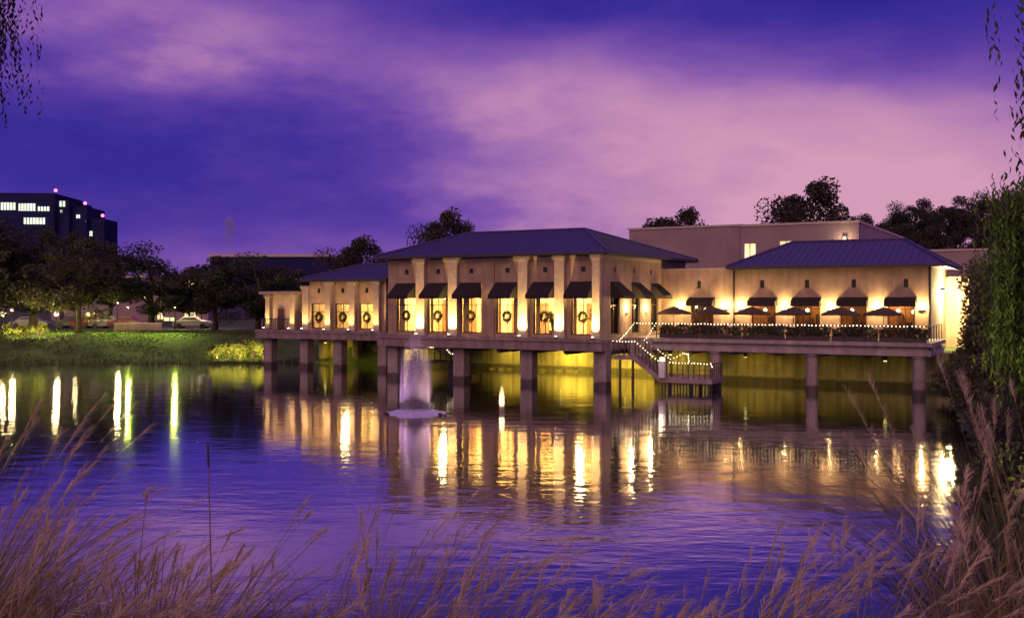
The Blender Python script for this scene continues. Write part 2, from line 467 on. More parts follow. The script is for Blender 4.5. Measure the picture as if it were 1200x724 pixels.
def hip_roof(name, u0, u1, v0, v1, ze, ra, rb, vr, zr, rib=.46):
    """hip roof: eave rectangle, ridge from (ra,vr) to (rb,vr)"""
    mb = MB()
    e = [(u0, v0), (u1, v0), (u1, v1), (u0, v1)]
    pts = [(a, b, ze) for a, b in e] + [(a, b, ze - .16) for a, b in e] + [(ra, vr, zr), (rb, vr, zr)]
    mb.poly(pts, [(0, 1, 9, 8), (1, 2, 9), (2, 3, 8, 9), (3, 0, 8), (7, 6, 5, 4), (0, 4, 5, 1), (1, 5, 6, 2), (2, 6, 7, 3), (3, 7, 4, 0)])
    def ribs(p0, p1, q0, q1):
        # ribs climbing from eave p0-p1 to the slope's top edge q0-q1
        n = max(2, int((Vector(p1) - Vector(p0)).length / rib))
        for i in range(1, n):
            t_ = i / n
            base = Vector(p0).lerp(Vector(p1), t_)
            d = (Vector(p1) - Vector(p0)).normalized()
            a0 = (Vector(q0) - Vector(p0)).dot(d); a1 = (Vector(q1) - Vector(p0)).dot(d); L = (Vector(p1) - Vector(p0)).length
            s_ = t_ * L
            perp = (Vector(q0) - Vector(p0)) - d * a0
            if s_ < a0: k = s_ / a0
            elif s_ > a1: k = (L - s_) / (L - a1)
            else: k = 1
            top = base + perp * k
            up = Vector((0, 0, .045))
            w = d * .035
            mb.poly([base - w, base + w, top + w, top - w, base - w + up, base + w + up, top + w + up, top - w + up],
                    [(4, 5, 6, 7), (0, 1, 5, 4), (1, 2, 6, 5), (2, 3, 7, 6), (3, 0, 4, 7)])
    A, Bq, Cq, D = [(a, b, ze + .001) for a, b in e]
    Ra, Rb = (ra, vr, zr + .001), (rb, vr, zr + .001)
    ribs(A, Bq, Ra, Rb); ribs(Bq, Cq, Rb, Rb); ribs(Cq, D, Rb, Ra); ribs(D, A, Ra, Ra)
    r_ = mb.build(name, M['roof'], B)
    cp = MB()
    for a, b in ((A, Ra), (Bq, Rb), (Cq, Rb), (D, Ra), (Ra, Rb)):
        cp.tube([Vector(a) + Vector((0, 0, .05)), Vector(b) + Vector((0, 0, .05))], .085, 6)
    cp.build('ridge_cap', M['roof'], r_)
    ft = MB()
    o_ = .012
    for (x0, x1, y0, y1) in ((u0 - o_, u1 + o_, v0 - .06, v0 - o_), (u0 - o_, u1 + o_, v1 + o_, v1 + .06), (u0 - .06, u0 - o_, v0 - .06, v1 + .06), (u1 + o_, u1 + .06, v0 - .06, v1 + .06)):
        ft.box(x0, x1, y0, y1, ze - .2, ze - .02)
    ft.build('gutter', M['roofdark'], r_)
    return r_

def window(orient, c, fixed, w, z0, z1, cols=2, rows=3, transom=None, depth=.08, framew=.07, material='bronze'):
    """window in a wall: orient 'u' (faces -v) or 'v' (faces +u); frame with pane and mullion sub-parts"""
    def bx(mb, a0, a1, d0, d1, z0_, z1_):
        if orient == 'u': mb.box(a0, a1, fixed + d0, fixed + d1, z0_, z1_)
        else: mb.box(fixed - d1, fixed - d0, a0, a1, z0_, z1_)
    a0, a1 = c - w / 2, c + w / 2
    e = .003
    mb = MB()
    bx(mb, a0 + e, a0 + framew, 0, depth, z0 + e, z1 - e); bx(mb, a1 - framew, a1 - e, 0, depth, z0 + e, z1 - e)
    bx(mb, a0 + framew, a1 - framew, 0, depth, z0 + e, z0 + framew); bx(mb, a0 + framew, a1 - framew, 0, depth, z1 - framew, z1 - e)
    f = mb.build('window', M[material], B)
    m2 = MB()
    for i in range(1, cols):
        x = a0 + framew + (w - 2 * framew) * i / cols
        bx(m2, x - .02, x + .02, .015, depth - .015, z0 + framew, z1 - framew)
    H = z1 - z0 - 2 * framew
    zs = [z0 + framew + H * i / rows for i in range(1, rows)] if transom is None else [transom]
    for z in zs:
        bx(m2, a0 + framew, a1 - framew, .012, depth - .012, z - .025, z + .025)
    m2.build('mullion', M[material], f)
    m3 = MB()
    bx(m3, a0 + framew, a1 - framew, depth / 2 - .006, depth / 2 + .006, z0 + framew, z1 - framew)
    m3.build('pane', M['glass'], f)
    return f

def awning_u(c, w, z1, drop, proj, fixed=0.0):
    mb = MB(); a0, a1 = c - w / 2, c + w / 2
    F = lambda v, z: (fixed - v, z)
    prof = [(0.004, z1), (proj, z1 - drop), (proj, z1 - drop - .24), (proj - .03, z1 - drop - .24), (proj - .03, z1 - drop - .03), (0.004, z1 - .05)]
    mb.prism([(a0, fixed - v, z) for v, z in prof], (w, 0, 0))
    for a in (a0 + .004, a1 - .034):
        mb.prism([(a, fixed - v, z) for v, z in ((.02, z1 - .06), (proj - .04, z1 - drop - .05), (proj - .04, z1 - drop - .22), (.02, z1 - drop - .22))], (.03, 0, 0))
    return mb.build('awning', M['awning'], B)
def awning_v(c, w, z1, drop, proj, fixed=0.0):
    mb = MB(); a0, a1 = c - w / 2, c + w / 2
    prof = [(0.004, z1), (proj, z1 - drop), (proj, z1 - drop - .24), (proj - .03, z1 - drop - .24), (proj - .03, z1 - drop - .03), (0.004, z1 - .05)]
    mb.prism([(fixed + v, a0, z) for v, z in prof], (0, w, 0))
    for a in (a0 + .004, a1 - .034):
        mb.prism([(fixed + v, a, z) for v, z in ((.02, z1 - .06), (proj - .04, z1 - drop - .05), (proj - .04, z1 - drop - .22), (.02, z1 - drop - .22))], (0, .03, 0))
    return mb.build('awning', M['awning'], B)

FZ = 3.2
# --- tall wing
MW_C = [-15.42, -12.72, -9.98, -7.10, -4.22, -1.42]
MW_W = 1.7
ZB, ZT = 3.42, 6.45
holes = [(c - MW_W / 2, c + MW_W / 2, ZB, ZT) for c in MW_C]
NI = [c + .05 for c in MW_C]
holes += [(c - .17, c + .17, 7.55, 7.89) for c in NI]
mb = MB(); wall_u(mb, -17.0, 0.0, 0.0, .32, FZ, 8.66, holes)
SV = [2.1, 5.75, 9.4]
sh = [(c - .75, c + .75, ZB, ZT) for c in SV] + [(c - .17, c + .17, 7.55, 7.89) for c in (2.1, 5.4, 8.6, 12.2)]
wall_v(mb, .321, 16.0, -.32, 0.0, FZ, 8.66, sh)
wall_v(mb, .321, 16.0, -17.0, -16.68, FZ, 8.66, [])
mb.box(-16.679, -.321, 15.68, 16.0, FZ, 8.66)
mb.build('wall', M['stucco'], B)
for c in NI: MB().box(c - .168, c + .168, .16, .2, 7.551, 7.889).build('vent', M['dark'], B)
for c in (2.1, 5.4, 8.6, 12.2): MB().box(-.2, -.16, c - .168, c + .168, 7.551, 7.889).build('vent', M['dark'], B)
mb = MB()
mb.box(-17.05, .05, -.05, -.003, 8.40, 8.655)   # frieze
mb.box(.003, .05, -.003, 16.02, 8.40, 8.655)
mb.build('cornice', M['trim'], B)
hip_roof('roof', -17.6, .75, -.8, 16.8, 8.84, -15.2, -5.0, 8.0, 10.95)
# interior
mb = MB()
mb.box(-16.67, -.33, 5.9, 6.05, FZ, 7.0)
mb.box(-16.67, -.33, .33, 15.6, 7.001, 7.1)
mb.box(-16.67, -.33, .33, 15.6, FZ, FZ + .02)
mb.box(-16.60, -16.5, .33, 5.89, FZ + .03, 6.99)
mb.build('interior', M['interior'], B)
for uu, vv in ((-3, 9.5), (-10, 9.5)):
    fx = MB().lathe([(.2, -.1), (.25, 0)], 12, (uu, vv, 6.9)).build('ceiling_lamp', M['lens'], B)
    light('POINT', 'ceiling_lamp_light', fx, (uu, vv, 6.2), 420, (1.0, .78, .40), size=.3)
mb = MB()
for i in range(8):
    u = -15.6 + i * 2.05
    mb.box(u - .5, u + .5, 5.80, 5.895, 3.25, 5.5 + .3 * (i % 2))
mb.build('interior_panel', M['intwood'], B)
for i, c in enumerate(MW_C):
    window('u', c, .12, MW_W, ZB, ZT, cols=2, transom=5.35)
    awning_u(c, MW_W + .04, 6.92, .88, 1.1)
for c in SV:
    window('v', c, -.12, 1.5, ZB, ZT, cols=2, transom=5.35)
    awning_v(c, 1.72, 6.92, .88, 1.05)
for i, c in enumerate(MW_C):
    for s_ in (-1, 1):
        mb = MB(); n = (4, 7, 3, 9, 5, 6)[i] if s_ > 0 else (8, 4, 9, 3, 6, 4)[i]
        for k in range(n):
            x = c + s_ * (.80 - k * .055)
            mb.box(x - .027, x + .027, .36 + .03 * (k % 2), .40 + .03 * (k % 2), 3.3, 6.5)
        mb.build('curtain', M['curtain'], B)

WARM = (1.0, .65, .19)
def pilaster(u, v, w=.74, z1=8.66, d=.42, power=2600, lit=True):
    mb = MB()
    mb.cbox(u - w / 2, u + w / 2, v - d, v - .002, FZ, z1 - .36, .025)
    mb.cbox(u - w / 2 - .06, u + w / 2 + .06, v - d - .06, v - .001, FZ + .001, FZ + .3, .02)
    p = mb.build('pilaster', M['stone'], B)
    mb = MB()
    mb.cbox(u - w / 2 - .05, u + w / 2 + .05, v - d - .05, v - .0015, z1 - .36, z1 - .25, .01)
    mb.cbox(u - w / 2 - .10, u + w / 2 + .10, v - d - .11, v - .0015, z1 - .249, z1 - .01, .01)
    mb.build('capital', M['trim'], p)
    if lit:
        mb = MB(); mb.lathe([(.09, 0), (.11, .02), (.11, .12), (.08, .13)], 10, (u, v - d - .46, FZ + .003))
        fx = mb.build('uplight', M['dark'], p)
        MB().lathe([(.075, 0), (.075, .008)], 10, (u, v - d - .46, FZ + .134)).build('lens', M['lens'], fx)
        light('SPOT', 'uplight_lamp', fx, (u, v - d - .46, FZ + .16), power, WARM, aim=(0, .10, 1), size=.06, spot=112, blend=1)
    return p
for u in (-13.95, -11.22, -5.67, -2.93): pilaster(u, 0)
pilaster(-.30, 0, w=.56)
# plain pier without a lamp
MB().cbox(-9.0, -8.02, -.16, -.002, FZ, 8.3, .02).build('pier', M['stucco'], B)
# main floor slab with ledge
mb = MB()
mb.box(-17.3, .35, -.95, 16.2, 2.42, 2.98)
mb.box(-17.38, .43, -1.05, 16.25, 2.981, 3.19)
mb.build('floor_slab', M['deckconc'], B)
for u in (-16.55, -10.9, -5.55, -.14):
    for v in (.3,):
        MB().cbox(u - .45, u + .45, v - .45, v + .45, -2, 2.415, .05).build('column', M['colconc'], B)

# --- low wing beyond, set back
V2 = 5.6
LW_C = [-27.62, -24.95, -22.85]
LW_W = [1.75, 1.65, 1.4]
LW_C = [-28.15, -25.65, -23.2]
LW_W = [1.55, 1.55, 1.5]
holes = [(c - w / 2, c + w / 2, 3.35, 5.45) for c, w in zip(LW_C, LW_W)] + [(c - .15, c + .15, 6.3, 6.7) for c in LW_C]
mb = MB(); wall_u(mb, -29.2, -21.3, V2, V2 + .3, FZ, 7.25, holes)
mb.box(-21.6, -21.3, V2 + .301, 14.5, FZ, 7.25); mb.box(-29.2, -28.9, V2 + .301, 14.5, FZ, 7.25); mb.box(-28.899, -21.601, 14.2, 14.5, FZ, 7.25)
mb.build('wall', M['stucco'], B)
for c in LW_C: MB().box(c - .148, c + .148, V2 + .15, V2 + .2, 6.301, 6.699).build('vent', M['dark'], B)
mb = MB()
mb.box(-28.88, -21.62, 9.5, 9.6, FZ, 6.0); mb.box(-28.88, -21.62, V2 + .31, 9.49, 6.001, 6.1); mb.box(-28.88, -21.62, V2 + .31, 14.1, FZ, FZ + .02)
mb.build('interior', M['interior'], B)
for c, w in zip(LW_C, LW_W): window('u', c, V2 + .1, w, 3.35, 5.45, cols=2, transom=4.75)
hip_roof('roof', -29.7, -20.9, V2 - .55, 15.0, 7.42, -27.3, -23.0, 10.2, 8.75)
for u in (-26.92, -24.42, -22.0): pilaster(u, V2, w=.60, z1=7.25, power=560)
pilaster(-29.6, V2 + .4, w=.7, z1=6.9, power=600)
# link and corner pavilion
mb = MB()
mb.box(-31.2, -29.201, 7.0, 7.3, FZ, 6.75)
mb.box(-31.15, -29.25, 7.301, 14, FZ, 6.7)
mb.build('wall', M['stucco'], B)
mb = MB()
mb.box(-34.35, -31.201, V2 + .6, V2 + .85, FZ, 6.2)
mb.box(-34.35, -34.1, V2 + .851, 12, FZ, 6.2); mb.box(-31.45, -31.2, V2 + .851, 12, FZ, 6.2)
mb.box(-34.6, -31.0, V2 - .2, 12.2, 6.201, 6.45)
mb.build('wall', M['stone'], B)
MB().cbox(-33.1, -32.4, V2 + .5, V2 + .599, FZ, 5.0, .01).build('niche_panel', M['wood'], B)
for u in (-34.1, -31.3): pilaster(u, V2 + .6, w=.5, z1=6.2, d=.3, power=420)
mb = MB()
for k in range(14):
    u = -34.2 + k * .22
    mb.box(u - .015, u + .015, V2 - .28, V2 - .25, FZ, FZ + .85)
mb.box(-34.3, -31.1, V2 - .3, V2 - .23, FZ + .86, FZ + .93)
mb.build('balcony_railing', M['dark'], B)
mb = MB()
mb.box(-34.5, -17.4, V2 - .7, 14.6, 2.48, 2.98); mb.box(-34.56, -17.42, V2 - .78, 14.65, 2.981, 3.19)
mb.build('floor_slab', M['deckconc'], B)
for u in (-33.9, -29.9, -26.3, -21.8):
    MB().cbox(u - .42, u + .42, V2 + .1, V2 + .94, -2, 2.475, .05).build('column', M['colconc'], B)
for u in (-33.2, -29.4, -25.0):
    MB().cbox(u - .35, u + .35, 12.0, 12.7, -2, 2.475, .05).build('column', M['wallconc'], B)

# --- terrace wing
V3 = 10.7
TD = [3.14, 7.61, 10.62, 13.67, 16.7]
holes = [(c - .85, c + .85, FZ, 5.72) for c in TD] + [(c - .15, c + .15, 6.55, 7.1) for c in (2.9, 7.5, 10.6, 13.7, 17.0)]
mb = MB(); wall_u(mb, .003, 18.55, V3, V3 + .3, FZ, 7.9, holes)
mb.box(18.25, 18.55, V3 + .301, 20.5, 2.34, 7.9)
mb.box(.06, 18.249, 20.2, 20.5, FZ, 7.9)
mb.box(18.553, 20.1, 19.4, 19.7, 2.2, 7.4)
mb.build('wall', M['stucco'], B)
MB().box(-.0, 5.3, V3 - .06, V3 + .36, 7.901, 8.0).build('cornice', M['trim'], B)
MB().box(.06, 5.4, V3 + .37, 20.1, 7.6, 7.7).build('flat_roof', M['roofdark'], B)
for c in (2.9, 7.5, 10.6, 13.7, 17.0): MB().box(c - .148, c + .148, V3 + .14, V3 + .2, 6.551, 7.099).build('vent', M['dark'], B)
hip_roof('roof', 5.2, 19.5, V3 - .9, 20.9, 8.06, 8.5, 16.3, 15.4, 9.95)
mb = MB()
mb.box(.06, 18.2, 15.0, 15.1, FZ, 6.0); mb.box(.06, 18.2, V3 + .31, 14.99, 6.001, 6.1); mb.box(.06, 18.2, V3 + .31, 15, FZ, FZ + .02)
mb.build('interior', M['intwood'], B)
for u in (5.5, 18.45): MB().tube([(u, V3 - .08, FZ), (u, V3 - .08, 7.85)], .06, 8).build('downpipe', M['dark'], B)
for c in TD:
    f = window('u', c, V3 + .1, 1.7, FZ, 5.72, cols=3, transom=5.1, framew=.1, material='wood')
    mb = MB(); z1, pr = 5.9, .75
    mb.prism([(c - .98, V3 - v, z) for v, z in ((.003, z1), (pr, z1 - .3), (pr, z1 - .62), (pr - .03, z1 - .62), (pr - .03, z1 - .34), (.003, z1 - .05))], (1.96, 0, 0))
    for a in (c - .976, c + .946):
        mb.prism([(a, V3 - v, z) for v, z in ((.02, z1 - .06), (pr - .04, z1 - .36), (pr - .04, z1 - .6), (.02, z1 - .6))], (.03, 0, 0))
    mb.build('awning', M['awning'], B)
mb = MB()
mb.box(.36, 19.35, 3.3, V3 - .002, 2.40, 2.72)
mb.box(.44, 19.2, 3.55, V3 - .003, 2.721, 2.95)
mb.box(.44, 19.42, 3.25, V3 - .004, 2.951, 3.19)
mb.build('terrace_slab', M['conc'], B)
for u in (6.3, 12.45, 18.65):
    c = MB().lathe([(.37, -2), (.37, 2.2), (.46, 2.25), (.46, 2.395)], 20, (u, 3.85, 0)).build('column', M['conc'], B)
# foundation wall below
mb = MB()
mb.box(.5, 20.3, 9.0, 9.4, -2, 2.395)
mb.box(.1, .499, 9.0, 13.1, -2, 2.38)
mb.box(-22.2, .099, 12.9, 13.3, -2, 2.41)
mb.box(-33.5, -22.201, 12.9, 13.2, -2, 2.41)
mb.build('foundation_wall', M['wallconc'], B)
for k in range(7):
    u = -16.0 + k * 2.6
    MB().box(u - .16, u + .16, .8, 12.88, 2.08, 2.417).build('deck_beam', M['colconc'], B)
for k in range(7):
    u = 1.6 + k * 2.75
    MB().box(u - .15, u + .15, 4.4, 8.98, 2.12, 2.397).build('deck_beam', M['conc'], B)
MB().tube([(-17, 10.2, 2.2), (.2, 10.2, 2.2)], .07, 8).build('drain_pipe', M['dark'], B)
# terrace railing
mb = MB()
def rail(mb, pts, h=.95, step=1.2):
    for a, b in zip(pts[:-1], pts[1:]):
        a, b = Vector(a), Vector(b); L = (b - a).length
        mb.tube([a + Vector((0, 0, h)), b + Vector((0, 0, h))], .03, 6)
        mb.tube([a + Vector((0, 0, h * .55)), b + Vector((0, 0, h * .55))], .012, 4)
        n = max(1, int(L / step))
        for i in range(n + 1):
            p = a.lerp(b, i / n)
            mb.box(p.x - .025, p.x + .025, p.y - .025, p.y + .025, p.z + .003, p.z + h)
rail(mb, [(2.4, 3.42, FZ), (19.2, 3.42, FZ), (19.2, 10.4, FZ)])
mb.build('terrace_railing', M['bronze'], B)

# --- stair to the dock
S = MB()
S.box(.46, 2.0, .6, 3.2, 1.85, 2.1)
for k in range(8):
    z = 2.1 - (k + 1) * .163; u = 2.0 + k * .21
    S.box(u, u + .235, .7, 2.3, z - .2, z)
for k in range(5):
    v = 3.2 - k * .28; z = 2.1 + (4 - k) * .0 + (5 - k) * .0
S.prism([(2.0, .6, 2.1), (3.75, .6, .8), (3.75, .6, .45), (2.0, .6, 1.75)], (0, .08, 0))
S.prism([(2.0, 2.32, 2.1), (3.75, 2.32, .8), (3.75, 2.32, .45), (2.0, 2.32, 1.75)], (0, .08, 0))
S.box(3.76, 7.1, .6, 3.1, .5, .8)
S.build('stair', M['colconc'], B)
mb = MB()
for k in range(6):
    mb.box(.5, 2.2, 3.2 + k * .0, 3.24, 2.1 + k * .18, 2.28 + k * .18 - .002)
mb.build('stair_riser', M['colconc'], B)
mb = MB()
for (u, v) in ((.8, 1.0), (1.7, 1.0), (4.2, 1.0), (5.6, 1.0), (6.9, 1.0), (5.6, 2.8), (6.9, 2.8)):
    MB().tube([(u, v, -2), (u, v, 1.85 if u < 2 else .5)], .09, 8).build('dock_pile', M['dark'], B)
mb = MB()
rail(mb, [(.5, .65, 2.1), (2.0, .65, 2.1)], .95, .35)
rail(mb, [(2.0, .65, 2.1), (3.75, .65, .8)], .95, .3)
rail(mb, [(3.75, .65, .8), (7.0, .65, .8), (7.0, 3.0, .8)], .95, .35)
rail(mb, [(2.05, 2.36, 2.1), (3.75, 2.36, .8)], .95, .3)
mb.build('stair_railing', M['bronze'], B)

for k in range(17):
    u = 3.8 + k * .2
    MB().box(u, u + .09, .63, .66, -.35, .497).build('skirt_slat', M['dark'], B)
# --- wall lamps
def sconce_u(u, v, z, power, name='wall_lamp'):
    mb = MB(); mb.cbox(u - .16, u + .16, v - .16, v - .003, z - .03, z + .03, .02); mb.box(u - .03, u + .03, v - .03, v - .003, z - .25, z - .031)
    fx = mb.build(name, M['dark'], B)
    MB().box(u - .12, u + .12, v - .14, v - .04, z + .031, z + .05).build('lens', M['lens'], fx)
    light('POINT', 'wall_lamp_light', fx, (u, v - .36, z + .22), power, (1.0, .70, .28), size=.08)
for u in (1.5, 4.85, 6.05, 9.1, 12.15, 15.2, 18.0): sconce_u(u, V3, 5.05, 190)
for v in (4.0, 7.6):
    fx = MB().cbox(.003, .16, v - .14, v + .14, 4.85, 4.9, .01).build('wall_lamp', M['dark'], B)
    MB().box(.03, .14, v - .1, v + .1, 4.901, 4.92).build('lens', M['lens'], fx)
    light('POINT', 'wall_lamp_light', fx, (.36, v, 5.15), 170, (1.0, .70, .28), size=.08)
# flood lamp on the end wall
fx = MB().cbox(18.553, 18.85, 16.0, 16.5, 6.35, 6.55, .03).build('flood_lamp', M['dark'], B)
MB().box(18.57, 18.83, 16.03, 16.47, 6.32, 6.349).build('lens', emit('flood_lens', (1, .86, .5), 160), fx)
light('POINT', 'flood_lamp_light', fx, (19.2, 16.6, 6.15), 3200, (1.0, .76, .34), size=.15)

# --- light under the decks
for (u, v, pw) in ((-8.2, 10.6, 240), (-2.8, 10.6, 240), (-13.6, 11.0, 70), (-24.2, 10.8, 120), (2.2, 6.6, 60), (-31.5, 10.5, 50), (7.6, 6.2, 34), (12.2, 6.2, 16), (16.4, 6.2, 12)):
    fx = MB().cbox(u - .12, u + .12, v - .08, v + .08, 1.93, 2.41, .02).build('underdeck_lamp', M['dark'], B)
    MB().box(u - .09, u + .09, v - .06, v + .06, 1.912, 1.929).build('lens', emit('underdeck_lens', (1, .8, .25), 10), fx)
    light('SPOT', 'underdeck_light', fx, (u, v, 1.87), pw * 6, (1.0, .72, .09), aim=(0, .62, -.8), size=.1, spot=150, blend=.8)

# --- chandeliers inside
CH = thing('chandelier', 'brass chandelier of small glowing globes behind the tall window nearest the low wing', 'chandelier', P(-14.2, 3.2, 5.9), TH, 'chandeliers inside the tall wing')
mb = MB(); mb.tube([(0, 0, 1.08), (0, 0, 0)], .015, 6); mb.lathe([(.03, -.1), (.08, 0), (.03, .12)], 8)
for k in range(8):
    w = k * math.pi / 4; mb.tube([(0, 0, 0), (.25 * math.cos(w), .25 * math.sin(w), -.12), (.5 * math.cos(w), .5 * math.sin(w), 0)], .012, 5)
mb.build('arms', M['bronze'], CH)
GL_ME = MB().ball((0, 0, 0), .065, 8, 5).mesh('globe', M['chand'])
for k in range(8):
    w = k * math.pi / 4; g_ = link('globe', GL_ME, CH); g_.location = (.5 * math.cos(w), .5 * math.sin(w), .07)
light('POINT', 'chandelier_light', CH, (0, 0, -.35), 950, (1.0, .72, .28), size=.35)
for k, u in enumerate((-10.6, -7.0, -3.2)):
    dup(CH, P(u, 3.2, 5.9), None, ['brass chandelier behind the second and third tall windows', 'brass chandelier behind the tall window right of the plain pier', 'brass chandelier behind the tall windows nearest the building corner'][k])
fxL = MB().lathe([(.2, -.1), (.25, 0)], 12, (-25.2, 7.6, 5.9)).build('ceiling_lamp', M['chand'], B)
light('POINT', 'ceiling_lamp_light', fxL, (-26.9, 7.5, 5.2), 330, (1.0, .72, .28), size=.3)
light('POINT', 'ceiling_lamp_light', fxL, (-23.4, 7.5, 5.2), 330, (1.0, .72, .28), size=.3)
for c in TD:
    for k, du in enumerate((-.5, .45)):
        fx = MB().tube([(c + du, 13.0 + .3 * k, 5.99), (c + du, 13.0 + .3 * k, 5.1)], .01, 5).build('pendant_lamp', M['dark'], B)
        MB().ball((c + du, 13.0 + .3 * k, 5.0 - .1 * k), .13, 10, 6).build('globe', M['chand'], fx)
    mb = MB()
    for k in range(3): mb.box(c - .75 + k * .6, c - .4 + k * .6, 14.6 - .5 * k, 14.9 - .5 * k, 3.23, 4.2 + .25 * ((k * 7 + int(c * 3)) % 3))
    mb.build('bar_cabinet', M['wood'], B)
for u in (5.5, 11, 16):
    fx = MB().lathe([(.2, -.1), (.25, 0)], 12, (u, 12.9, 5.9)).build('ceiling_lamp', M['chand'], B)
    light('POINT', 'ceiling_lamp_light', fx, (u, 14.2, 5.3), 110, (1.0, .56, .18), size=.3)

# --- wreaths on the windows
wr = []
n = 520
a = rng.uniform(0, 2 * np.pi, n); rr = rng.normal(0, .065, n); dd = rng.normal(0, .045, n)
cc = np.stack([(.36 + rr) * np.cos(a), dd, (.36 + rr) * np.sin(a)], 1)
def leaf_quads(c, size, rng=rng, up=None, aspect=.55):
    n = len(c)
    d1 = rng.normal(size=(n, 3)); d1 /= np.linalg.norm(d1, axis=1)[:, None]
    if up is not None: d1 = d1 * (1 - up[1]) + np.array(up[0]) * up[1]; d1 /= np.linalg.norm(d1, axis=1)[:, None]
    d2 = np.cross(d1, rng.normal(size=(n, 3))); d2 /= np.linalg.norm(d2, axis=1)[:, None]
    s = (size * rng.uniform(.6, 1.3, n))[:, None]
    a_, b_ = d1 * s, d2 * s * aspect
    return np.stack([c - a_, c + b_, c + a_, c - b_], 1).reshape(-1, 3)
wreath_me = quads_mesh('wreath', leaf_quads(cc, .075), M['leaf'])
bow = MB()
bow.prism([(-.02, -.1, -.34), (-.2, -.1, -.24), (-.2, -.1, -.44)], (0, .05, 0)); bow.prism([(.02, -.1, -.34), (.2, -.1, -.44), (.2, -.1, -.24)], (0, .05, 0))
bow.prism([(-.04, -.1, -.36), (-.12, -.1, -.66), (-.04, -.1, -.62)], (0, .04, 0)); bow.prism([(.04, -.1, -.36), (.04, -.1, -.62), (.12, -.1, -.66)], (0, .04, 0))
bow_me = bow.mesh('bow', mat('red_ribbon', (.25, .02, .02), .6, .2))
for i, c in enumerate(MW_C):
    o = tag(link('wreath', wreath_me), f'round dark green wreath with red bow in the {ORD[i]} tall window from the fountain side', 'wreath', 'wreaths in the windows')
    o.location = P(c, .03, 4.6); o.rotation_euler = (0, 0, TH); o.scale = (.78, 1, .78); link('bow', bow_me, o)
for i, c in enumerate(LW_C):
    o = tag(link('wreath', wreath_me), f'round dark wreath on the {ORD[i]} window of the low wing counted from its small pavilion', 'wreath', 'wreaths in the windows')
    o.location = P(c, V2 + .02, 4.3); o.rotation_euler = (0, 0, TH); o.scale = (.85, 1, .85); link('bow', bow_me, o)

# ------------------------------------------------------------------ string lights
BULB_ME = MB().octa((0, 0, 0), .036).mesh('bulb', M['bulb'])
def string_lights(label, pts, step=.24, r=.036, sag=.03):
    """pts in restaurant frame; a hanging wire with bulbs"""
    W_ = [P(*p) for p in pts]
    base = W_[0]
    o = thing('string_lights', label, 'string lights', base, 0, 'warm white string lights')
    path, bl = [], []
    for a, b in zip(W_[:-1], W_[1:]):
        L = (b - a).length; n = max(2, int(L / step))
        for i in range(n):
            t_ = i / n
            p = a.lerp(b, t_) - base - Vector((0, 0, sag * math.sin(math.pi * ((t_ * L / 1.6) % 1))))
            path.append(p); bl.append(p - Vector((random.gauss(0, .012), random.gauss(0, .012), .03)))
    path.append(W_[-1] - base)
    MB().tube(path, .007, 4).build('wire', M['dark'], o)
    for p in bl:
        b_ = link('bulb', BULB_ME, o); b_.location = p; b_.scale = (random.uniform(.8, 1.15),) * 3
    return o
string_lights('row of warm bulbs along the whole terrace railing above the hedge', [(2.4, 3.36, 4.2), (19.2, 3.36, 4.2)], .22)
string_lights('warm bulbs following the front handrail of the stair down to the dock', [(.5, .6, 3.08), (2.0, .6, 3.08), (3.75, .6, 1.78), (4.3, .6, 1.78)], .2)
string_lights('warm bulbs zigzagging from terrace railing down the rear stair handrail', [(2.4, 3.36, 4.2), (1.95, 2.42, 3.1), (3.75, 2.42, 1.9), (4.6, 2.42, 2.3), (5.1, 2.0, 2.3), (5.6, .7, 1.78)], .2)
string_lights('short run of warm bulbs climbing beside the building corner to the terrace', [(.6, 1.4, 3.1), (.9, 3.2, 4.2), (2.35, 3.3, 4.22)], .2)
string_lights('warm bulbs along the dock railing at the foot of the stair', [(4.35, .6, 1.8), (7.0, .6, 1.8), (7.0, 1.2, 1.5)], .2)
string_lights('warm bulbs along a lower handrail under the tall wing behind the fountain', [(-14.9, 2.0, 2.3), (-13.3, 2.0, 2.25), (-12.9, 2.0, 1.85), (-11.2, 2.0, 1.85)], .16)
st2 = thing('dock_steps', 'dark stepped landing with handrail under the tall wing behind the fountain', 'steps', P(-13, 2.0, 0), TH)
mb = MB()
for k in range(5): mb.box(-.1 + k * .4, .3 + k * .4 - .003, 0, 1.4, -1.5, 1.0 - k * .16)
mb.build('treads', M['dark'], st2)
mb = MB(); rail(mb, [(-1.8, 0.02, 1.3), (-.3, 0.02, 1.25), (.1, 0.02, .86), (1.8, 0.02, .86)], 1.0, .5); mb.box(-1.9, -.11, 0, 1.4, 1.1, 1.25)
mb.build('handrail', M['bronze'], st2)
np_ = thing('newel_post', 'white newel post with lantern cap at the turn of the dock stair', 'post', P(3.9, .5, .8), TH)
MB().cbox(-.2, .2, -.2, .2, 0, 1.0, .03).build('shaft', M['white'], np_)
mb = MB(); mb.cbox(-.13, .13, -.13, .13, 1.03, 1.3, .02); mb.build('lantern', M['globe'], np_)
mb = MB(); mb.cbox(-.24, .24, -.24, .24, 1.001, 1.029, .02); mb.cbox(-.2, .2, -.2, .2, 1.301, 1.34, .02); mb.build('cap', M['dark'], np_)
light('POINT', 'lantern_light', np_, (0, -.3, 1.2), 8, (1, .75, .45), size=.1)

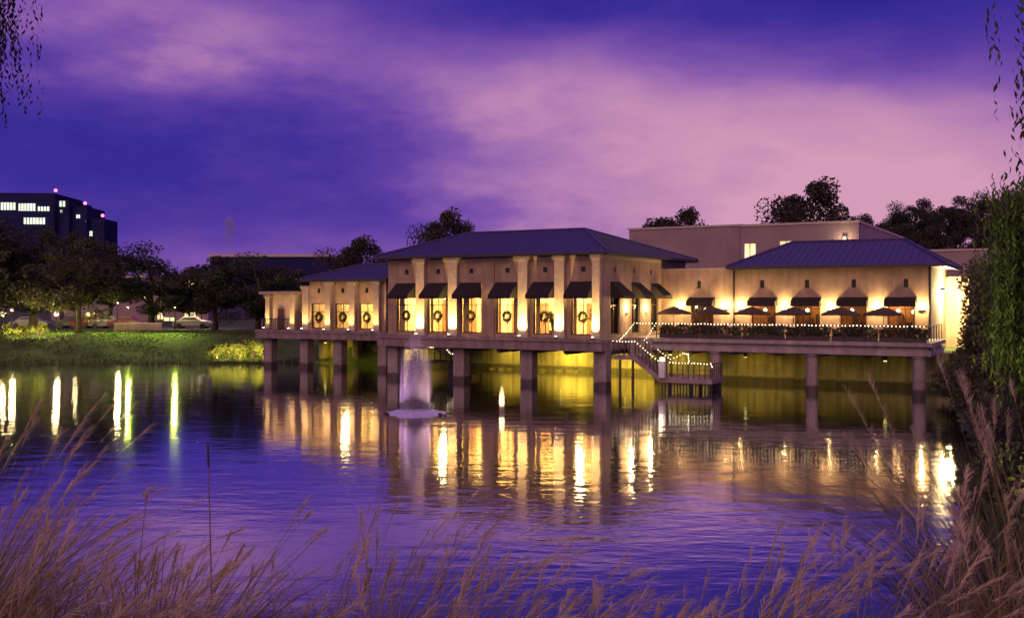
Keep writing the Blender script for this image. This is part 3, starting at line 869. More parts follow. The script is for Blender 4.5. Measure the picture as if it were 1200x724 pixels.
# ------------------------------------------------------------------ terrace furniture
UMZ = .82
UM = thing('patio_umbrella', 'dark brown market umbrella open on the terrace nearest the stair', 'umbrella', P(2.5, 6.5, 3.192), TH, 'umbrellas on the terrace')
mb = MB(); n = 8; rad = 1.55
c0 = []
for k in range(n):
    w = 2 * math.pi * k / n; c0.append((rad * math.cos(w), rad * math.sin(w)))
ptsu = [(0, 0, 2.55)] + [(x * .5, y * .5, 2.30) for x, y in c0] + [(x, y, 2.0) for x, y in c0] + [(x, y, 1.86) for x, y in c0] + [(0, 0, 2.50)] + [(x * .99, y * .99, 1.86) for x, y in c0] 
F = []
for k in range(n):
    j = (k + 1) % n
    F += [(0, 1 + k, 1 + j), (1 + k, 9 + k, 9 + j, 1 + j), (9 + k, 17 + k, 17 + j, 9 + j), (25, 26 + j, 26 + k), (17 + k, 26 + k, 26 + j, 17 + j)]
mb.poly(ptsu, F); mb.build('canopy', M['umbrella'], UM)
mb = MB(); mb.tube([(0, 0, .06), (0, 0, 2.62)], .025, 8)
mb.build('pole', M['wood'], UM)
mb = MB()
for x, y in c0: mb.tube([(0, 0, 2.1), (x * .55, y * .55, 2.2)], .01, 4)
mb.build('ribs', M['wood'], UM)
MB().lathe([(.28, 0), (.28, .05), (.05, .09)], 14).build('base', M['dark'], UM)
for k, (u, v) in enumerate(((5.25, 6.5), (7.9, 6.7), (10.7, 6.4), (13.65, 6.6), (16.25, 6.4))):
    dup(UM, P(u, v, 3.192), TH + .3 * k, ['dark brown umbrella second from the stair end of the terrace', 'dark brown umbrella third from the stair along the terrace', 'dark brown umbrella near the middle of the long terrace', 'dark brown umbrella second from the flood lit end of the terrace', 'dark brown umbrella nearest the flood lit end of the terrace'][k])
for o in [o_ for o_ in bpy.data.objects if o_.name.startswith('patio_umbrella')]: o.scale = (.78, .78, UMZ)
# hedges in planter boxes along the edge
for k in range(6):
    L = 2.62; u0 = 2.55 + k * 2.78
    h = thing('hedge_planter', f'low dark hedge in a planter box, {ORD[k]} along the terrace edge from the stair', 'planter', P(u0 + L / 2, 3.85, 3.192), TH, 'hedge planters along the terrace edge')
    mb = MB(); mb.box(-L / 2, L / 2, -.24, .24, 0, .28); mb.build('box', M['bronze'], h)
    n = 1500
    c = np.stack([rng.uniform(-L / 2 - .03, L / 2 + .03, n), rng.normal(0, .16, n), rng.uniform(.22, .92, n) ** 1.0], 1)
    c[:, 2] *= .92 + .12 * np.sin(c[:, 0] * 5 + k) * rng.uniform(.5, 1, n)
    link('foliage', quads_mesh('foliage', leaf_quads(c, .075), M['hedgeleaf']), h)

# ------------------------------------------------------------------ trees and shrubs
def tree_meshes(seed, H, CR, trunk_h, nleaf, leaf, m, squash=.75, clumps=26, gap=.55):
    r = np.random.default_rng(seed); rd = random.Random(seed)
    tm = MB()
    top = Vector((rd.uniform(-.2, .2), rd.uniform(-.2, .2), H * .72)); r0 = H * .022 + .06
    path = [Vector((0, 0, -.6))] + [Vector((rd.gauss(0, .05) * H * .1, rd.gauss(0, .05) * H * .1, top.z * k / 5)) for k in range(1, 6)]
    tm.tube(path, [r0 * 1.35] + [r0 * (1 - .15 * k) for k in range(1, 6)], 8)
    cz = trunk_h + (H - trunk_h) * .5; hz = (H - trunk_h) * .5
    cents = []
    for k in range(clumps):
        d = r.normal(size=3); d /= np.linalg.norm(d)
        q = r.uniform(.45, .95)
        c = np.array([d[0] * CR * q, d[1] * CR * q, cz + d[2] * hz * q])
        s = CR * r.uniform(.20, .40)
        cents.append((c, s))
        base = path[rd.choice((2, 3, 4))]
        mid = base.lerp(Vector(c), .5) + Vector((0, 0, .06 * H))
        if k % 2 == 0: tm.tube([base, mid, Vector(c)], [r0 * .45, r0 * .26, r0 * .08], 5)
    per = nleaf // clumps
    L = []
    for c, s in cents:
        nn = int(per * r.uniform(.6, 1.4))
        d = r.normal(size=(nn, 3)); d /= np.linalg.norm(d, axis=1)[:, None]
        q = r.uniform(0, 1, nn) ** .45
        L.append(c + d * (q * s)[:, None] * np.array([1, 1, squash]))
    L = np.concatenate(L)
    return tm.mesh('trunk', M['bark'], True), quads_mesh('crown', leaf_quads(L, leaf, r), m)
KIND = [tree_meshes(1, 10, 3.9, 1.6, 15000, .14, M['leaf'], clumps=34), tree_meshes(2, 10, 4.4, 1.3, 15000, .145, M['leaf2'], clumps=34),
        tree_meshes(3, 10, 3.6, 2.0, 10000, .14, M['leaf'], clumps=24), tree_meshes(4, 10, 4.6, 4.6, 9000, .15, M['leaf2'], clumps=20)]
def tree(kind, x, y, top, width, label, group='trees around the lake', name='tree', z=None):
    zb = gz(x, y) if z is None else z
    h = top - zb
    tm, cm = KIND[kind]
    cr = (3.9, 4.4, 3.6, 4.6)[kind]
    o = thing(name, label, 'tree', (x, y, zb), random.uniform(0, 6.28), group)
    sxy = width / 2 / cr; szz = h / 10
    o.scale = (sxy, sxy, szz)
    link('trunk', tm, o); link('crown', cm, o)
    return o
def tpx(kind, px, py, Y, wpx, label, **k):
    return tree(kind, PX(px, Y), Y, PZ(py, Y), wpx / 1178 * Y, label, **k)
tpx(1, -18, 258, 106, 150, 'broad dark tree cut off by the picture edge beside the lawn')
tpx(0, 40, 272, 108, 145, 'dark tree in front of the office tower behind the glowing globe lamp')
tpx(1, 92, 279, 104, 112, 'dark brownish tree just right of the lawn lamp below the stepped tower end')
tpx(2, 72, 256, 128, 60, 'slender tree crown rising against the lit office tower')
tpx(0, 178, 289, 112, 135, 'round dark lawn tree with bare trunk standing alone between two gaps')
tpx(2, 130, 308, 132, 90, 'smaller dark tree half hidden behind the round lawn tree')
tpx(1, 252, 301, 111, 108, 'dark tree above the yellow lit shrubs, nearer the round lawn tree')
tpx(0, 303, 301, 106, 112, 'dark tree behind the small corner pavilion of the restaurant')
tpx(2, 222, 335, 135, 50, 'low tree far back in the gap beside the bright window')
tpx(1, 345, 316, 122, 80, 'dim tree behind the low link roof next to the pavilion')
tpx(3, 418, 281, 118, 92, 'open crowned tree rising behind the low wing roof')
tpx(3, 518, 250, 122, 82, 'tall open crowned tree behind the far end of the tall roof')
tpx(2, 552, 252, 125, 60, 'rounder tree crown overlapping the tall roof ridge')
tpx(3, 790, 247, 150, 100, 'tree top peeping over the tan rear building beside the tall roof')
tpx(3, 945, 217, 142, 125, 'spreading dark tree silhouetted above the tan rear building')
hl = ['at the low end of the ridge', 'second from the low end', 'third along the rising ridge', 'a little taller than its neighbours', 'in the middle of the ridge', 'past the middle of the ridge', 'near the high end of the ridge', 'at the high end, partly behind the willow', 'furthest along, partly behind the willow']
for i, (px, py) in enumerate(((1022, 250), (1045, 240), (1072, 233), (1098, 240), (1120, 231), (1146, 227), (1172, 224), (1196, 226))):
    Y = 165 + (i % 3) * 14
    tpx((1, 0, 3, 2)[i % 4] if i % 4 != 2 else 1, px, py, Y, 62, f'dark hillside tree {hl[i]}', group='trees on the hill')
for i, (px, py, Y) in enumerate(((1060, 262, 150), (1110, 262, 148), (1155, 262, 146))):
    tpx(1, px, py, Y, 75, ['lower hillside tree above the dark blue terrace roof', 'lower hillside tree in the middle front of the ridge', 'lower hillside tree beside the willow crown'][i], group='trees on the hill')

def shrub(name, label, x, y, w, h, m, n, leaf, group=None, z=None, seed=0):
    r = np.random.default_rng(seed + 100); zb = gz(x, y) if z is None else z
    o = thing(name, label, 'shrub', (x, y, zb), 0, group)
    L = []
    tm = MB()
    for k in range(14):
        d = r.normal(size=3); d /= np.linalg.norm(d); q = r.uniform(.3, .8)
        c = np.array([d[0] * w / 2 * q, d[1] * w / 2 * q, h * .5 + d[2] * h * .42 * q]); s = min(w, h) * r.uniform(.16, .3)
        dd = r.normal(size=(n // 14, 3)); dd /= np.linalg.norm(dd, axis=1)[:, None]
        L.append(c + dd * (r.uniform(0, 1, n // 14) ** .45 * s)[:, None])
        tm.tube([(0, 0, -.2), tuple(c * .5 + np.array([0, 0, h * .1])), tuple(c)], [.03 + h * .012, .02 + h * .006, .01], 5)
    L = np.concatenate(L); L = L[L[:, 2] > 0.02]
    tm.build('stems', M['bark'], o)
    link('foliage', quads_mesh('foliage', leaf_quads(L, leaf, r), m), o)
    return o
for i, u in enumerate((-15.1, -12.3, -9.7, -6.7, -4.6, -1.7)):
    p_ = P(u, 1.5 + .5 * (i % 3), 0)
    o = shrub('indoor_plant', f'leafy indoor plant standing behind the {ORD[i]} tall window from the fountain side', p_.x, p_.y, 1.1, 1.9 + .5 * (i % 2), M['leaf2'], 420, .09, 'plants behind the tall windows', z=FZ + .45, seed=70 + i)
    MB().lathe([(.2, -.42), (.28, .0), (.25, 0)], 12).build('pot', M['bronze'], o)
# uplit shrubs by the pavilion and at the lawn edge
sl = ['yellow lit shrub on the far shore, first along from the lawn', 'second yellow lit shrub from the lawn on the far shore', 'yellow lit shrub in the middle of the shore row', 'taller yellow lit shrub next to the pavilion', 'yellow lit shrub touching the pavilion columns']
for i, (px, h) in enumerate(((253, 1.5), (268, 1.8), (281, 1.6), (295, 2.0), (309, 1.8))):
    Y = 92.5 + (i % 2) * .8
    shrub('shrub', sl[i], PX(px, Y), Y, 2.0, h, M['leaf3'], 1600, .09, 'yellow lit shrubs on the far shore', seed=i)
for i, (px, h) in enumerate(((8, 1.6), (28, 1.4), (46, 1.6))):
    Y = 100
    shrub('shrub', ['yellow lit shrub at the picture edge below the dark broad tree', 'yellow lit shrub in the middle of the trio beside the globe lamp', 'yellow lit shrub nearest the globe lamp post'][i], PX(px, Y), Y, 1.9, h, M['leaf3'], 1400, .09, 'yellow lit shrubs by the globe lamp', seed=20 + i)

# spike lamps that light the shrubs and lawn
def spike(label, x, y, power, color, aim, spot=110):
    o = thing('garden_spotlight', label, 'garden light', (x, y, gz(x, y)), 0, 'garden spotlights')
    MB().tube([(0, 0, -.2), (0, 0, .3)], .02, 6).build('spike', M['dark'], o)
    MB().lathe([(.06, .3), (.09, .34), (.09, .42)], 10).build('head', M['dark'], o)
    MB().lathe([(.075, .421), (.075, .43)], 10).build('lens', M['softlens'], o)
    light('SPOT', 'garden_light', o, (0, 0, .48), power, color, aim=aim, size=.08, spot=spot)
YEL = (1.0, .82, .22)
for i, px in enumerate((255, 275, 297)):
    spike(['small spotlight before the shore shrubs nearest the lawn', 'small spotlight before the middle shore shrubs', 'small spotlight before the shore shrubs beside the pavilion'][i], PX(px, 90.6), 90.6, 1500, YEL, (0, .8, .55), 130)
for i, px in enumerate((12, 40)):
    spike(['small spotlight under the edge shrub of the trio', 'small spotlight before the shrub beside the globe lamp'][i], PX(px, 98.2), 98.2, 1400, YEL, (0, .8, .5), 130)

# globe lamp posts
def lamp_post(label, x, y, h, power, r=.2, color=(1.0, .70, .46)):
    o = thing('lamp_post', label, 'street lamp', (x, y, gz(x, y)), 0, 'lamp posts beyond the lawn')
    MB().lathe([(.16, -.2), (.16, .25), (.07, .35), (.05, h - .3), (.09, h - .25), (.09, h - .18)], 10).build('post', M['dark'], o)
    MB().ball((0, 0, h), r * .8, 12, 8).build('globe', M['globe'], o)
    light('POINT', 'lamp_post_light', o, (0, 0, h + r + .12), power * 2.2, (1.0, .74, .34), size=.25)
    return o
lamp_post('glowing globe lamp on a dark post at the edge of the lawn', PX(66, 104), 104, PZ(368, 104) - 2.33, 420, .30)
lamp_post('small lamp post under the dark tree past the globe lamp', PX(88, 113), 113, PZ(356, 113) - 2.33, 160, .13)
lamp_post('small lamp post between the globe lamp and the round lawn tree', PX(138, 116), 116, PZ(355, 116) - 2.33, 260, .13)
lamp_post('lamp post beside the picture edge behind the yellow shrubs', PX(14, 112), 112, PZ(363, 112) - 2.33, 260, .22)
lamp_post('lamp post with tiny globe at the picture edge, lower than its neighbour', PX(3, 110), 110, PZ(370, 110) - 2.33, 140, .2)
lamp_post('lamp post at the street behind the round lawn tree', PX(205, 117), 117, PZ(358, 117) - 2.33, 320, .13, (1, .8, .4))
lamp_post('lamp post seen in the gap beside the tree above the shore shrubs', PX(236, 118), 118, PZ(355, 118) - 2.33, 320, .16, (1, .8, .4))
light_lawn = [(92, 105), (150, 106), (205, 104)]  # added fill lamps: green wash on the lawn, in place of tall lamps behind
for i, (px, Y) in enumerate(light_lawn):
    x, y = PX(px, Y), Y
    o = thing('lawn_fill_light', ['slim added fill light on the lawn next to the globe lamp', 'slim added fill light on the lawn before the low pale wall', 'slim added fill light on the lawn towards the shore shrubs'][i], 'garden light', (x, y, gz(x, y)), 0, 'added fill lights on the lawn')
    MB().tube([(0, 0, -.2), (0, 0, 2.6)], .03, 8).build('post', M['dark'], o)
    MB().lathe([(.05, 2.6), (.16, 2.62), (.14, 2.70)], 10).build('hood', M['dark'], o)
    light('SPOT', 'lawn_fill_lamp', o, (0, 0, 2.55), 3600, (.78, 1.0, .12), aim=(0, -.8, -.42), size=.1, spot=150)
sg = []
q_ = np.random.default_rng(5)
for a_, b_ in zip(LAKE[11:17], LAKE[12:18]):
    L_ = math.hypot(b_[0] - a_[0], b_[1] - a_[1])
    for i in range(int(L_ * 26)):
        t_ = q_.uniform(); off = q_.gamma(1.3, .35) - .15
        nx__, ny__ = (b_[1] - a_[1]) / L_, -(b_[0] - a_[0]) / L_
        x = a_[0] + (b_[0] - a_[0]) * t_ + nx__ * off; y = a_[1] + (b_[1] - a_[1]) * t_ + ny__ * off
        sg.append((x, y, max(0, gz(x, y))))
out = []
for (x, y, z) in sg:
    hgt_ = q_.uniform(.2, .75); dx_ = q_.normal(0, .15); w_ = q_.uniform(.02, .05); an = q_.uniform(0, 3.14)
    c_, s_ = math.cos(an) * w_, math.sin(an) * w_
    out += [(x - c_, y - s_, z - .05), (x + c_, y + s_, z - .05), (x + dx_ + c_ * .2, y + s_ * .2, z + hgt_), (x + dx_ - c_ * .2, y - s_ * .2, z + hgt_)]
sgo = link('shore_grass', quads_mesh('shore_grass', np.array(out), leafmat('shore_grass', (.09, .10, .035), .5)))
tag(sgo, 'ragged fringe of rough grass along the far waterline', 'grass', kind='stuff')
n_ = 16000
tx, ty = q_.uniform(-62, -22, n_), q_.uniform(88.5, 112, n_)
kp = lake_dist(tx, ty) > .3; tx, ty = tx[kp], ty[kp]; tz = ground_z(tx, ty)
an = q_.uniform(0, 3.14, len(tx)); w_ = q_.uniform(.03, .09, len(tx)); hh_ = q_.uniform(.03, .10, len(tx)) * (.5 + 1.2 * np.abs(np.sin(tx * .35 + np.sin(ty * .4) * 2)))
c_, s_ = np.cos(an) * w_, np.sin(an) * w_; lx = q_.normal(0, .05, len(tx))
out = np.stack([np.stack([tx - c_, ty - s_, tz - .03], 1), np.stack([tx + c_, ty + s_, tz - .03], 1), np.stack([tx + c_ * .5 + lx, ty + s_ * .5, tz + hh_], 1), np.stack([tx - c_ * .5 + lx, ty - s_ * .5, tz + hh_], 1)], 1).reshape(-1, 3)
tag(link('lawn_grass', quads_mesh('lawn_grass', out, leafmat('lawn_grass', (.075, .115, .02), .6, .5))), 'uneven mown grass over the sloping lawn on the far bank', 'grass', kind='stuff')
q_ = np.random.default_rng(6)
for i in range(16):
    u = -15.6 + i * 1.0 + q_.uniform(-.3, .3); p_ = P(u, 12.55 + q_.uniform(-.2, .1), -.1)
    mb = MB().ball((0, 0, 0), q_.uniform(.25, .5), 9, 6, .7)
    mb.v = [tuple(np.array(v_) * q_.uniform(.85, 1.15, 3)) for v_ in mb.v]
    o = tag(mb.build('boulder', M['wallconc']), 'rough boulder at the waterline along the foot of the lit wall under the tall wing', 'boulder', 'boulders under the deck')
    o.location = p_
# parked cars
def car_meshes(col):
    body = MB()
    prof = [(-2.15, .35), (-2.2, .62), (-2.1, .86), (-1.55, .92), (-.95, 1.38), (.45, 1.42), (1.15, .98), (2.0, .84), (2.2, .6), (2.15, .32)]
    rows = []
    for yy, k in ((-.86, .93), (-.78, 1.0), (.78, 1.0), (.86, .93)):
        rows.append([(x * (1 if abs(yy) < .8 else .985), yy * (1 - .16 * max(0, (z - .9)) / .5), .32 + (z - .32) * (k if z > .5 else 1)) for x, z in prof])
    n = len(prof)
    pts = [p for r_ in rows for p in r_]
    F = [tuple(range(n))[::-1], tuple(range(3 * n, 4 * n))]
    for j in range(3):
        for i in range(n): F.append((j * n + i, j * n + (i + 1) % n, (j + 1) * n + (i + 1) % n, (j + 1) * n + i))
    body.poly(pts, F)
    g = MB()
    for s_ in (-1, 1):
        yy = s_ * .80
        g.prism([(-1.25, yy, .97), (-.85, yy * .93, 1.28), (.4, yy * .93, 1.32), (.95, yy, .98)], (0, s_ * .012, 0))
    w = MB().lathe([(.2, -.1), (.32, -.1), (.33, -.05), (.33, .05), (.32, .1), (.2, .1)], 14)
    return body.mesh('body', col, False), g.mesh('side_window', M['dark'])
wheel_me = MB().lathe([(.2, -.1), (.32, -.1), (.33, -.05), (.33, .05), (.32, .1), (.2, .1)], 14).mesh('wheel', M['dark'])
tail_me = MB().box(-.02, .02, -.14, .14, -.06, .06).mesh('tail_light', mat('red_lens', (.4, .01, .01), .3, .1))
head_me = MB().box(-.02, .02, -.14, .14, -.06, .06).mesh('headlight', M['white'])
cars = [(88, 'dark', (.03, .03, .04), 'dark saloon car parked behind the lawn next to the globe lamp'), (107, 'red', (.28, .03, .03), 'red car parked behind the lawn'), (128, 'silver', (.16, .15, .16), 'silver car parked between the red and the maroon car'),
        (150, 'maroon', (.12, .02, .03), 'maroon car parked behind the low pale wall'), (226, 'white', (.40, .38, .37), 'white car parked behind the trees past the round lawn tree'), (36, 'grey', (.22, .2, .2), 'grey car parked behind the trio of yellow shrubs')]
for px, cn, c, lb in cars:
    Y = 118
    o = thing('parked_car', lb, 'car', (PX(px, Y), Y, 2.375), random.uniform(-.1, .1) + (math.pi if px % 2 else 0), 'cars parked behind the lawn')
    bm_, gm_ = car_meshes(mat(cn + '_car_paint', c, .3, .1, 2.0))
    link('body', bm_, o); link('side_window', gm_, o)
    for sx_ in (-1.35, 1.35):
        for sy_ in (-.78, .78):
            wv = link('wheel', wheel_me, o); wv.location = (sx_, sy_, .33); wv.rotation_euler = (R(90), 0, 0)
    for sy_ in (-.55, .55):
        a_ = link('tail_light', tail_me, o); a_.location = (-2.19, sy_, .7); b_ = link('headlight', head_me, o); b_.location = (2.17, sy_, .68)
lw_ = thing('low_wall', 'low pale wall with coping at the back edge of the lawn', 'wall', (PX(162, 110), 110, gz(PX(162, 110), 110)), 0)
MB().box(-2.6, 2.6, -.15, .15, -.3, .8).build('wall', M['stone'], lw_); MB().box(-2.66, 2.66, -.2, .2, .801, .9).build('coping', M['white'], lw_)

# ------------------------------------------------------------------ buildings behind
winglow = emit('office_window_glow', (.86, .95, .72), 1.3, .5, .25)
winglow2 = emit('warm_window_glow', (1.0, .74, .36), 1.6, .4, .8)
M['tower'] = mat('tower_cladding', (.022, .022, .085), .9, .25, .1, spec=.05)
M['mall'] = mat('rear_stucco', (.33, .24, .235), .9, .16, .35, .3, 6, streak=.08)
T = thing('office_tower', 'stepped office tower with lit window bands and red roof beacons', 'building', (PX(0, 330), 330, 2.3), R(4))
def T_box(mb, p0, p1, ytop, d0=0, d1=26, zb=-1):
    mb.box(PX(p0, 330) - PX(0, 330), PX(p1, 330) - PX(0, 330), d0, d1, zb, PZ(ytop, 330) - 2.3)
mb = MB(); T_box(mb, -90, 62, 226); T_box(mb, 62.05, 76, 233, 2, 24); T_box(mb, 76.05, 94, 240, 4, 22); T_box(mb, 94.05, 112, 254, 6, 20)
mb.build('wall', M['tower'], T)
def T_win(p0, p1, y0, y1, d):
    f = MB().box(PX(p0, 330) - PX(0, 330), PX(p1, 330) - PX(0, 330), d - .3, d - .003, PZ(y1, 330) - 2.3, PZ(y0, 330) - 2.3).build('window', winglow, T)
    mb = MB(); n = max(2, int((p1 - p0) / 3.2))
    for i in range(n + 1):
        x = PX(p0 + (p1 - p0) * i / n, 330) - PX(0, 330); mb.box(x - .12, x + .12, d - .36, d - .301, PZ(y1, 330) - 2.3, PZ(y0, 330) - 2.3)
    mb.build('mullion', M['tower'], f)
for a in ((-30, -8, 237, 246, 0), (1, 18.5, 237.5, 246, 0), (21, 41, 238.5, 247, 0), (43, 57, 242, 247, 0), (27, 52, 255, 262.5, 0), (65, 72.5, 234.5, 241, 2), (66, 69, 245, 248, 2), (82, 87, 250, 254, 4), (92, 93.5, 255, 258, 4), (95, 99, 269, 275, 6), (54, 56, 284, 290, 0)):
    T_win(*a)
bm_ = emit('beacon_glow', (1.0, .16, .42), 4)
for px, py, d in ((62, 226, 1), (91, 239.5, 5), (109, 253.5, 7)):
    x = PX(px, 330) - PX(0, 330); z = PZ(py, 330) - 2.3
    p_ = MB().tube([(x, d, z - .02), (x, d, z + .7)], .12, 6).build('beacon_mast', M['dark'], T)
    MB().ball((x, d, z + 1.0), .55, 10, 6).build('beacon', bm_, p_)
mb = MB()
for fl in range(6):
    z = PZ(232 + fl * 11, 330) - 2.3; mb.box(PX(-90, 330) - PX(0, 330), PX(61, 330) - PX(0, 330), -.12, -.004, z - .3, z)
mb.build('floor_band', mat('tower_band', (.04, .036, .11), .9, .1, spec=.05), T)

def lowblock(name, label, px0, px1, ytop, Y, depth, m, wins, para=True):
    o = thing(name, label, 'building', (PX(px0, Y), Y, 2.3), 0)
    Wd = PX(px1, Y) - PX(px0, Y); H = PZ(ytop, Y) - 2.3
    MB().box(0, Wd, 0, depth, -1, H).build('wall', m, o)
    if para:
        MB().box(-.3, Wd + .3, -.3, depth + .3, H + .001, H + .5).build('parapet', M['trim'], o)
    for (a, b, y0, y1) in wins:
        x0, x1 = PX(a, Y) - PX(px0, Y), PX(b, Y) - PX(px0, Y); z0, z1 = PZ(y1, Y) - 2.3, PZ(y0, Y) - 2.3
        f = MB().box(x0, x1, -.06, -.003, z0, z1).build('window', winglow2, o)
        mb = MB()
        for x in (x0, (x0 + x1) / 2, x1): mb.box(x - .06, x + .06, -.1, -.061, z0, z1)
        mb.build('mullion', M['dark'], f)
    return o
lowblock('garage_building', 'long low flat building with pale parapet beyond the trees', 246, 384, 301, 195, 40, M['tower'], [(258, 262, 350, 353), (262, 272, 344, 349), (344, 348, 326, 329)])
lb = lowblock('shop_building', 'low shop building with several lit windows glimpsed between the lawn trees', 60, 244, 326, 165, 30, M['mall'], [(217, 228, 330, 336), (158, 176, 345, 349), (172, 176, 332, 337), (196, 202, 345, 349), (216, 230, 356, 372), (120, 128, 342, 350), (84, 90, 345, 351), (130, 134, 372, 378), (146, 150, 372, 380), (184, 192, 366, 374), (100, 112, 366, 374), (192, 206, 372, 380)])
# tan building behind the restaurant
RB = thing('rear_building', 'large plain tan building standing behind the restaurant', 'building', P(0, 40, 2.3), TH)
mb = MB()
mb.box(-14.6, -2.3, 40 - 40, 30, -1, 10.85)
mb.build('wall', M['mall'], RB)
mb = MB(); mb.box(-2.299, 9.0, -.7, 30, -1, 10.72); mb.build('wall', M['mall'], RB)
mb = MB(); mb.box(9.01, 24, 3, 30, -1, 8.0); mb.build('wall', M['mall'], RB)
MB().box(-14.7, -2.31, -.12, 30.1, 10.851, 11.05).build('parapet', M['trim'], RB)
MB().box(-2.305, 9.1, -.82, 30.1, 10.721, 10.95).build('parapet', M['trim'], RB)
MB().box(8.99, 24.1, 2.9, 30.1, 8.001, 8.2).build('parapet', M['trim'], RB)
def rb_win(u0, u1, z0, z1, v):
    f = MB().box(u0, u1, v - .05, v - .003, z0, z1).build('window', winglow2, RB)
    MB().box((u0 + u1) / 2 - .04, (u0 + u1) / 2 + .04, v - .09, v - .051, z0, z1).build('mullion', M['dark'], f)
rb_win(-1.9, -.85, 7.6, 9.0, -.7)
rb_win(1.6, 2.8, 8.75, 9.15, -.7)
rl = MB().cbox(7.6, 7.9, -1.0, -.703, 9.35, 9.55, .02).build('wall_lamp', M['dark'], RB)
MB().ball((7.75, -1.0, 9.25), .16, 10, 6).build('globe', M['globe'], rl)
light('POINT', 'wall_lamp_light', rl, (7.75, -1.4, 9.2), 90, (1, .75, .42), size=.15)

# steam plume beyond the low flat building
pl = MB().lathe([(.5, 0), (.8, 2.5), (1.15, 5), (1.3, 7), (.6, 8.6)], 14, (0, 0, 0)).build('steam_plume', None)
pm = bpy.data.materials.new('steam'); pm.use_nodes = True
nt = pm.node_tree; nt.nodes.clear()
pv = nt.nodes.new('ShaderNodeVolumePrincipled'); pv.inputs['Color'].default_value = (.9, .9, .95, 1)
n_ = nt.nodes.new('ShaderNodeTexNoise'); n_.inputs['Scale'].default_value = .5; n_.inputs['Detail'].default_value = 3
t_ = nt.nodes.new('ShaderNodeTexCoord'); nt.links.new(t_.outputs['Object'], n_.inputs['Vector'])
nt.links.new(((NX(nt, n_.outputs['Fac']) - .38) * 2.6).f('MAXIMUM', 0.0).s, pv.inputs['Density'])
o_ = nt.nodes.new('ShaderNodeOutputMaterial'); nt.links.new(pv.outputs[0], o_.inputs['Volume'])
pl.data.materials.append(pm)
pl.location = (PX(269, 225), 225, PZ(298, 225))
tag(pl, 'thin column of pale steam rising behind the low flat building', 'steam', kind='stuff')

# ------------------------------------------------------------------ fountain
FY = 50.7; FX = PX(487, FY)
FO = thing('fountain', 'tall purple lit fountain jet falling into a ring of white foam', 'fountain', (FX, FY, 0))
def spray_mat(name, col, alpha):
    m = bpy.data.materials.new(name); m.use_nodes = True
    nt = m.node_tree; nt.nodes.clear()
    d = nt.nodes.new('ShaderNodeBsdfDiffuse'); d.inputs[0].default_value = tuple(col) + (1,)
    tl = nt.nodes.new('ShaderNodeBsdfTranslucent'); tl.inputs[0].default_value = tuple(col) + (1,)
    ad = nt.nodes.new('ShaderNodeMixShader'); ad.inputs[0].default_value = .5
    nt.links.new(d.outputs[0], ad.inputs[1]); nt.links.new(tl.outputs[0], ad.inputs[2])
    tr = nt.nodes.new('ShaderNodeBsdfTransparent'); mx = nt.nodes.new('ShaderNodeMixShader'); mx.inputs[0].default_value = alpha
    nt.links.new(tr.outputs[0], mx.inputs[1]); nt.links.new(ad.outputs[0], mx.inputs[2])
    o = nt.nodes.new('ShaderNodeOutputMaterial'); nt.links.new(mx.outputs[0], o.inputs[0])
    return m
def spray(n, h, r, seed):
    q = np.random.default_rng(seed); out = []
    for i in range(n):
        a = q.uniform(0, 2 * np.pi); rr = r * q.uniform(0, 1) ** .6; rr = min(rr, r)
        top = h * q.uniform(.30, 1.0) ** .8 * (1 - .32 * rr / r); w = q.uniform(.008, .02)
        segs = 7
        k0 = q.uniform(0, .35)
        pts = []
        for j in range(segs + 1):
            s_ = k0 + (1 - k0) * j / segs      # 0 = nozzle, 1 = landed
            zz = top * 4 * s_ * (1 - s_) if s_ < .5 else top * (1 - ((s_ - .5) * 2) ** 1.8)
            pts.append(np.array([math.cos(a) * rr * min(1, .5 + s_ * .7), math.sin(a) * rr * min(1, .5 + s_ * .7), max(zz, 0)]))
        side = np.array([-math.sin(a + q.uniform(-1.5, 1.5)), math.cos(a + q.uniform(-1.5, 1.5)), 0]) * w
        for j in range(segs):
            out += [pts[j] - side, pts[j] + side, pts[j + 1] + side, pts[j + 1] - side]
    return np.array(out)
link('jet', quads_mesh('jet', spray(900, 4.6, .82, 5), spray_mat('spray_water', (.92, .84, .84), .07)), FO)
nd = 2600
da = rng.uniform(0, 2 * np.pi, nd); dr = .78 * rng.uniform(.2, 1.5, nd) ; dzz = 4.4 * rng.uniform(0, 1, nd) ** 1.3
link('droplets', quads_mesh('droplets', leaf_quads(np.stack([dr * np.cos(da) * (1.15 - dzz / 8), dr * np.sin(da) * (1.15 - dzz / 8), dzz], 1), .016, aspect=.9), spray_mat('droplet_water', (.95, .9, .95), .3)), FO)
fm = MB(); nr, na = 14, 72
fm.v.append((0, 0, .16))
for i_ in range(1, nr + 1):
    for k in range(na):
        w = 2 * math.pi * k / na
        rr_ = 1.35 * i_ / nr * (1 + .07 * math.sin(3 * w + 1) + .05 * math.sin(7 * w) + .04 * math.sin(13 * w + 2))
        zz_ = (.16 + .03 * math.sin(rr_ * 9) + random.gauss(0, .02)) * (1 - (i_ / nr) ** 3) - .012 * (i_ == nr)
        fm.v.append((rr_ * 1.1 * math.cos(w), rr_ * math.sin(w), zz_))
for k in range(na): fm.f.append((0, 1 + k, 1 + (k + 1) % na))
for i_ in range(nr - 1):
    for k in range(na):
        a_ = 1 + i_ * na + k; b_ = 1 + i_ * na + (k + 1) % na
        fm.f.append((a_, a_ + na, b_ + na, b_))
fm.build('foam', mat('white_foam', (.60, .58, .74), .6, .35, 5, 1.0, 9), FO, True)
MB().lathe([(.12, -.6), (.12, .05), (.06, .1)], 10).build('nozzle', M['dark'], FO)
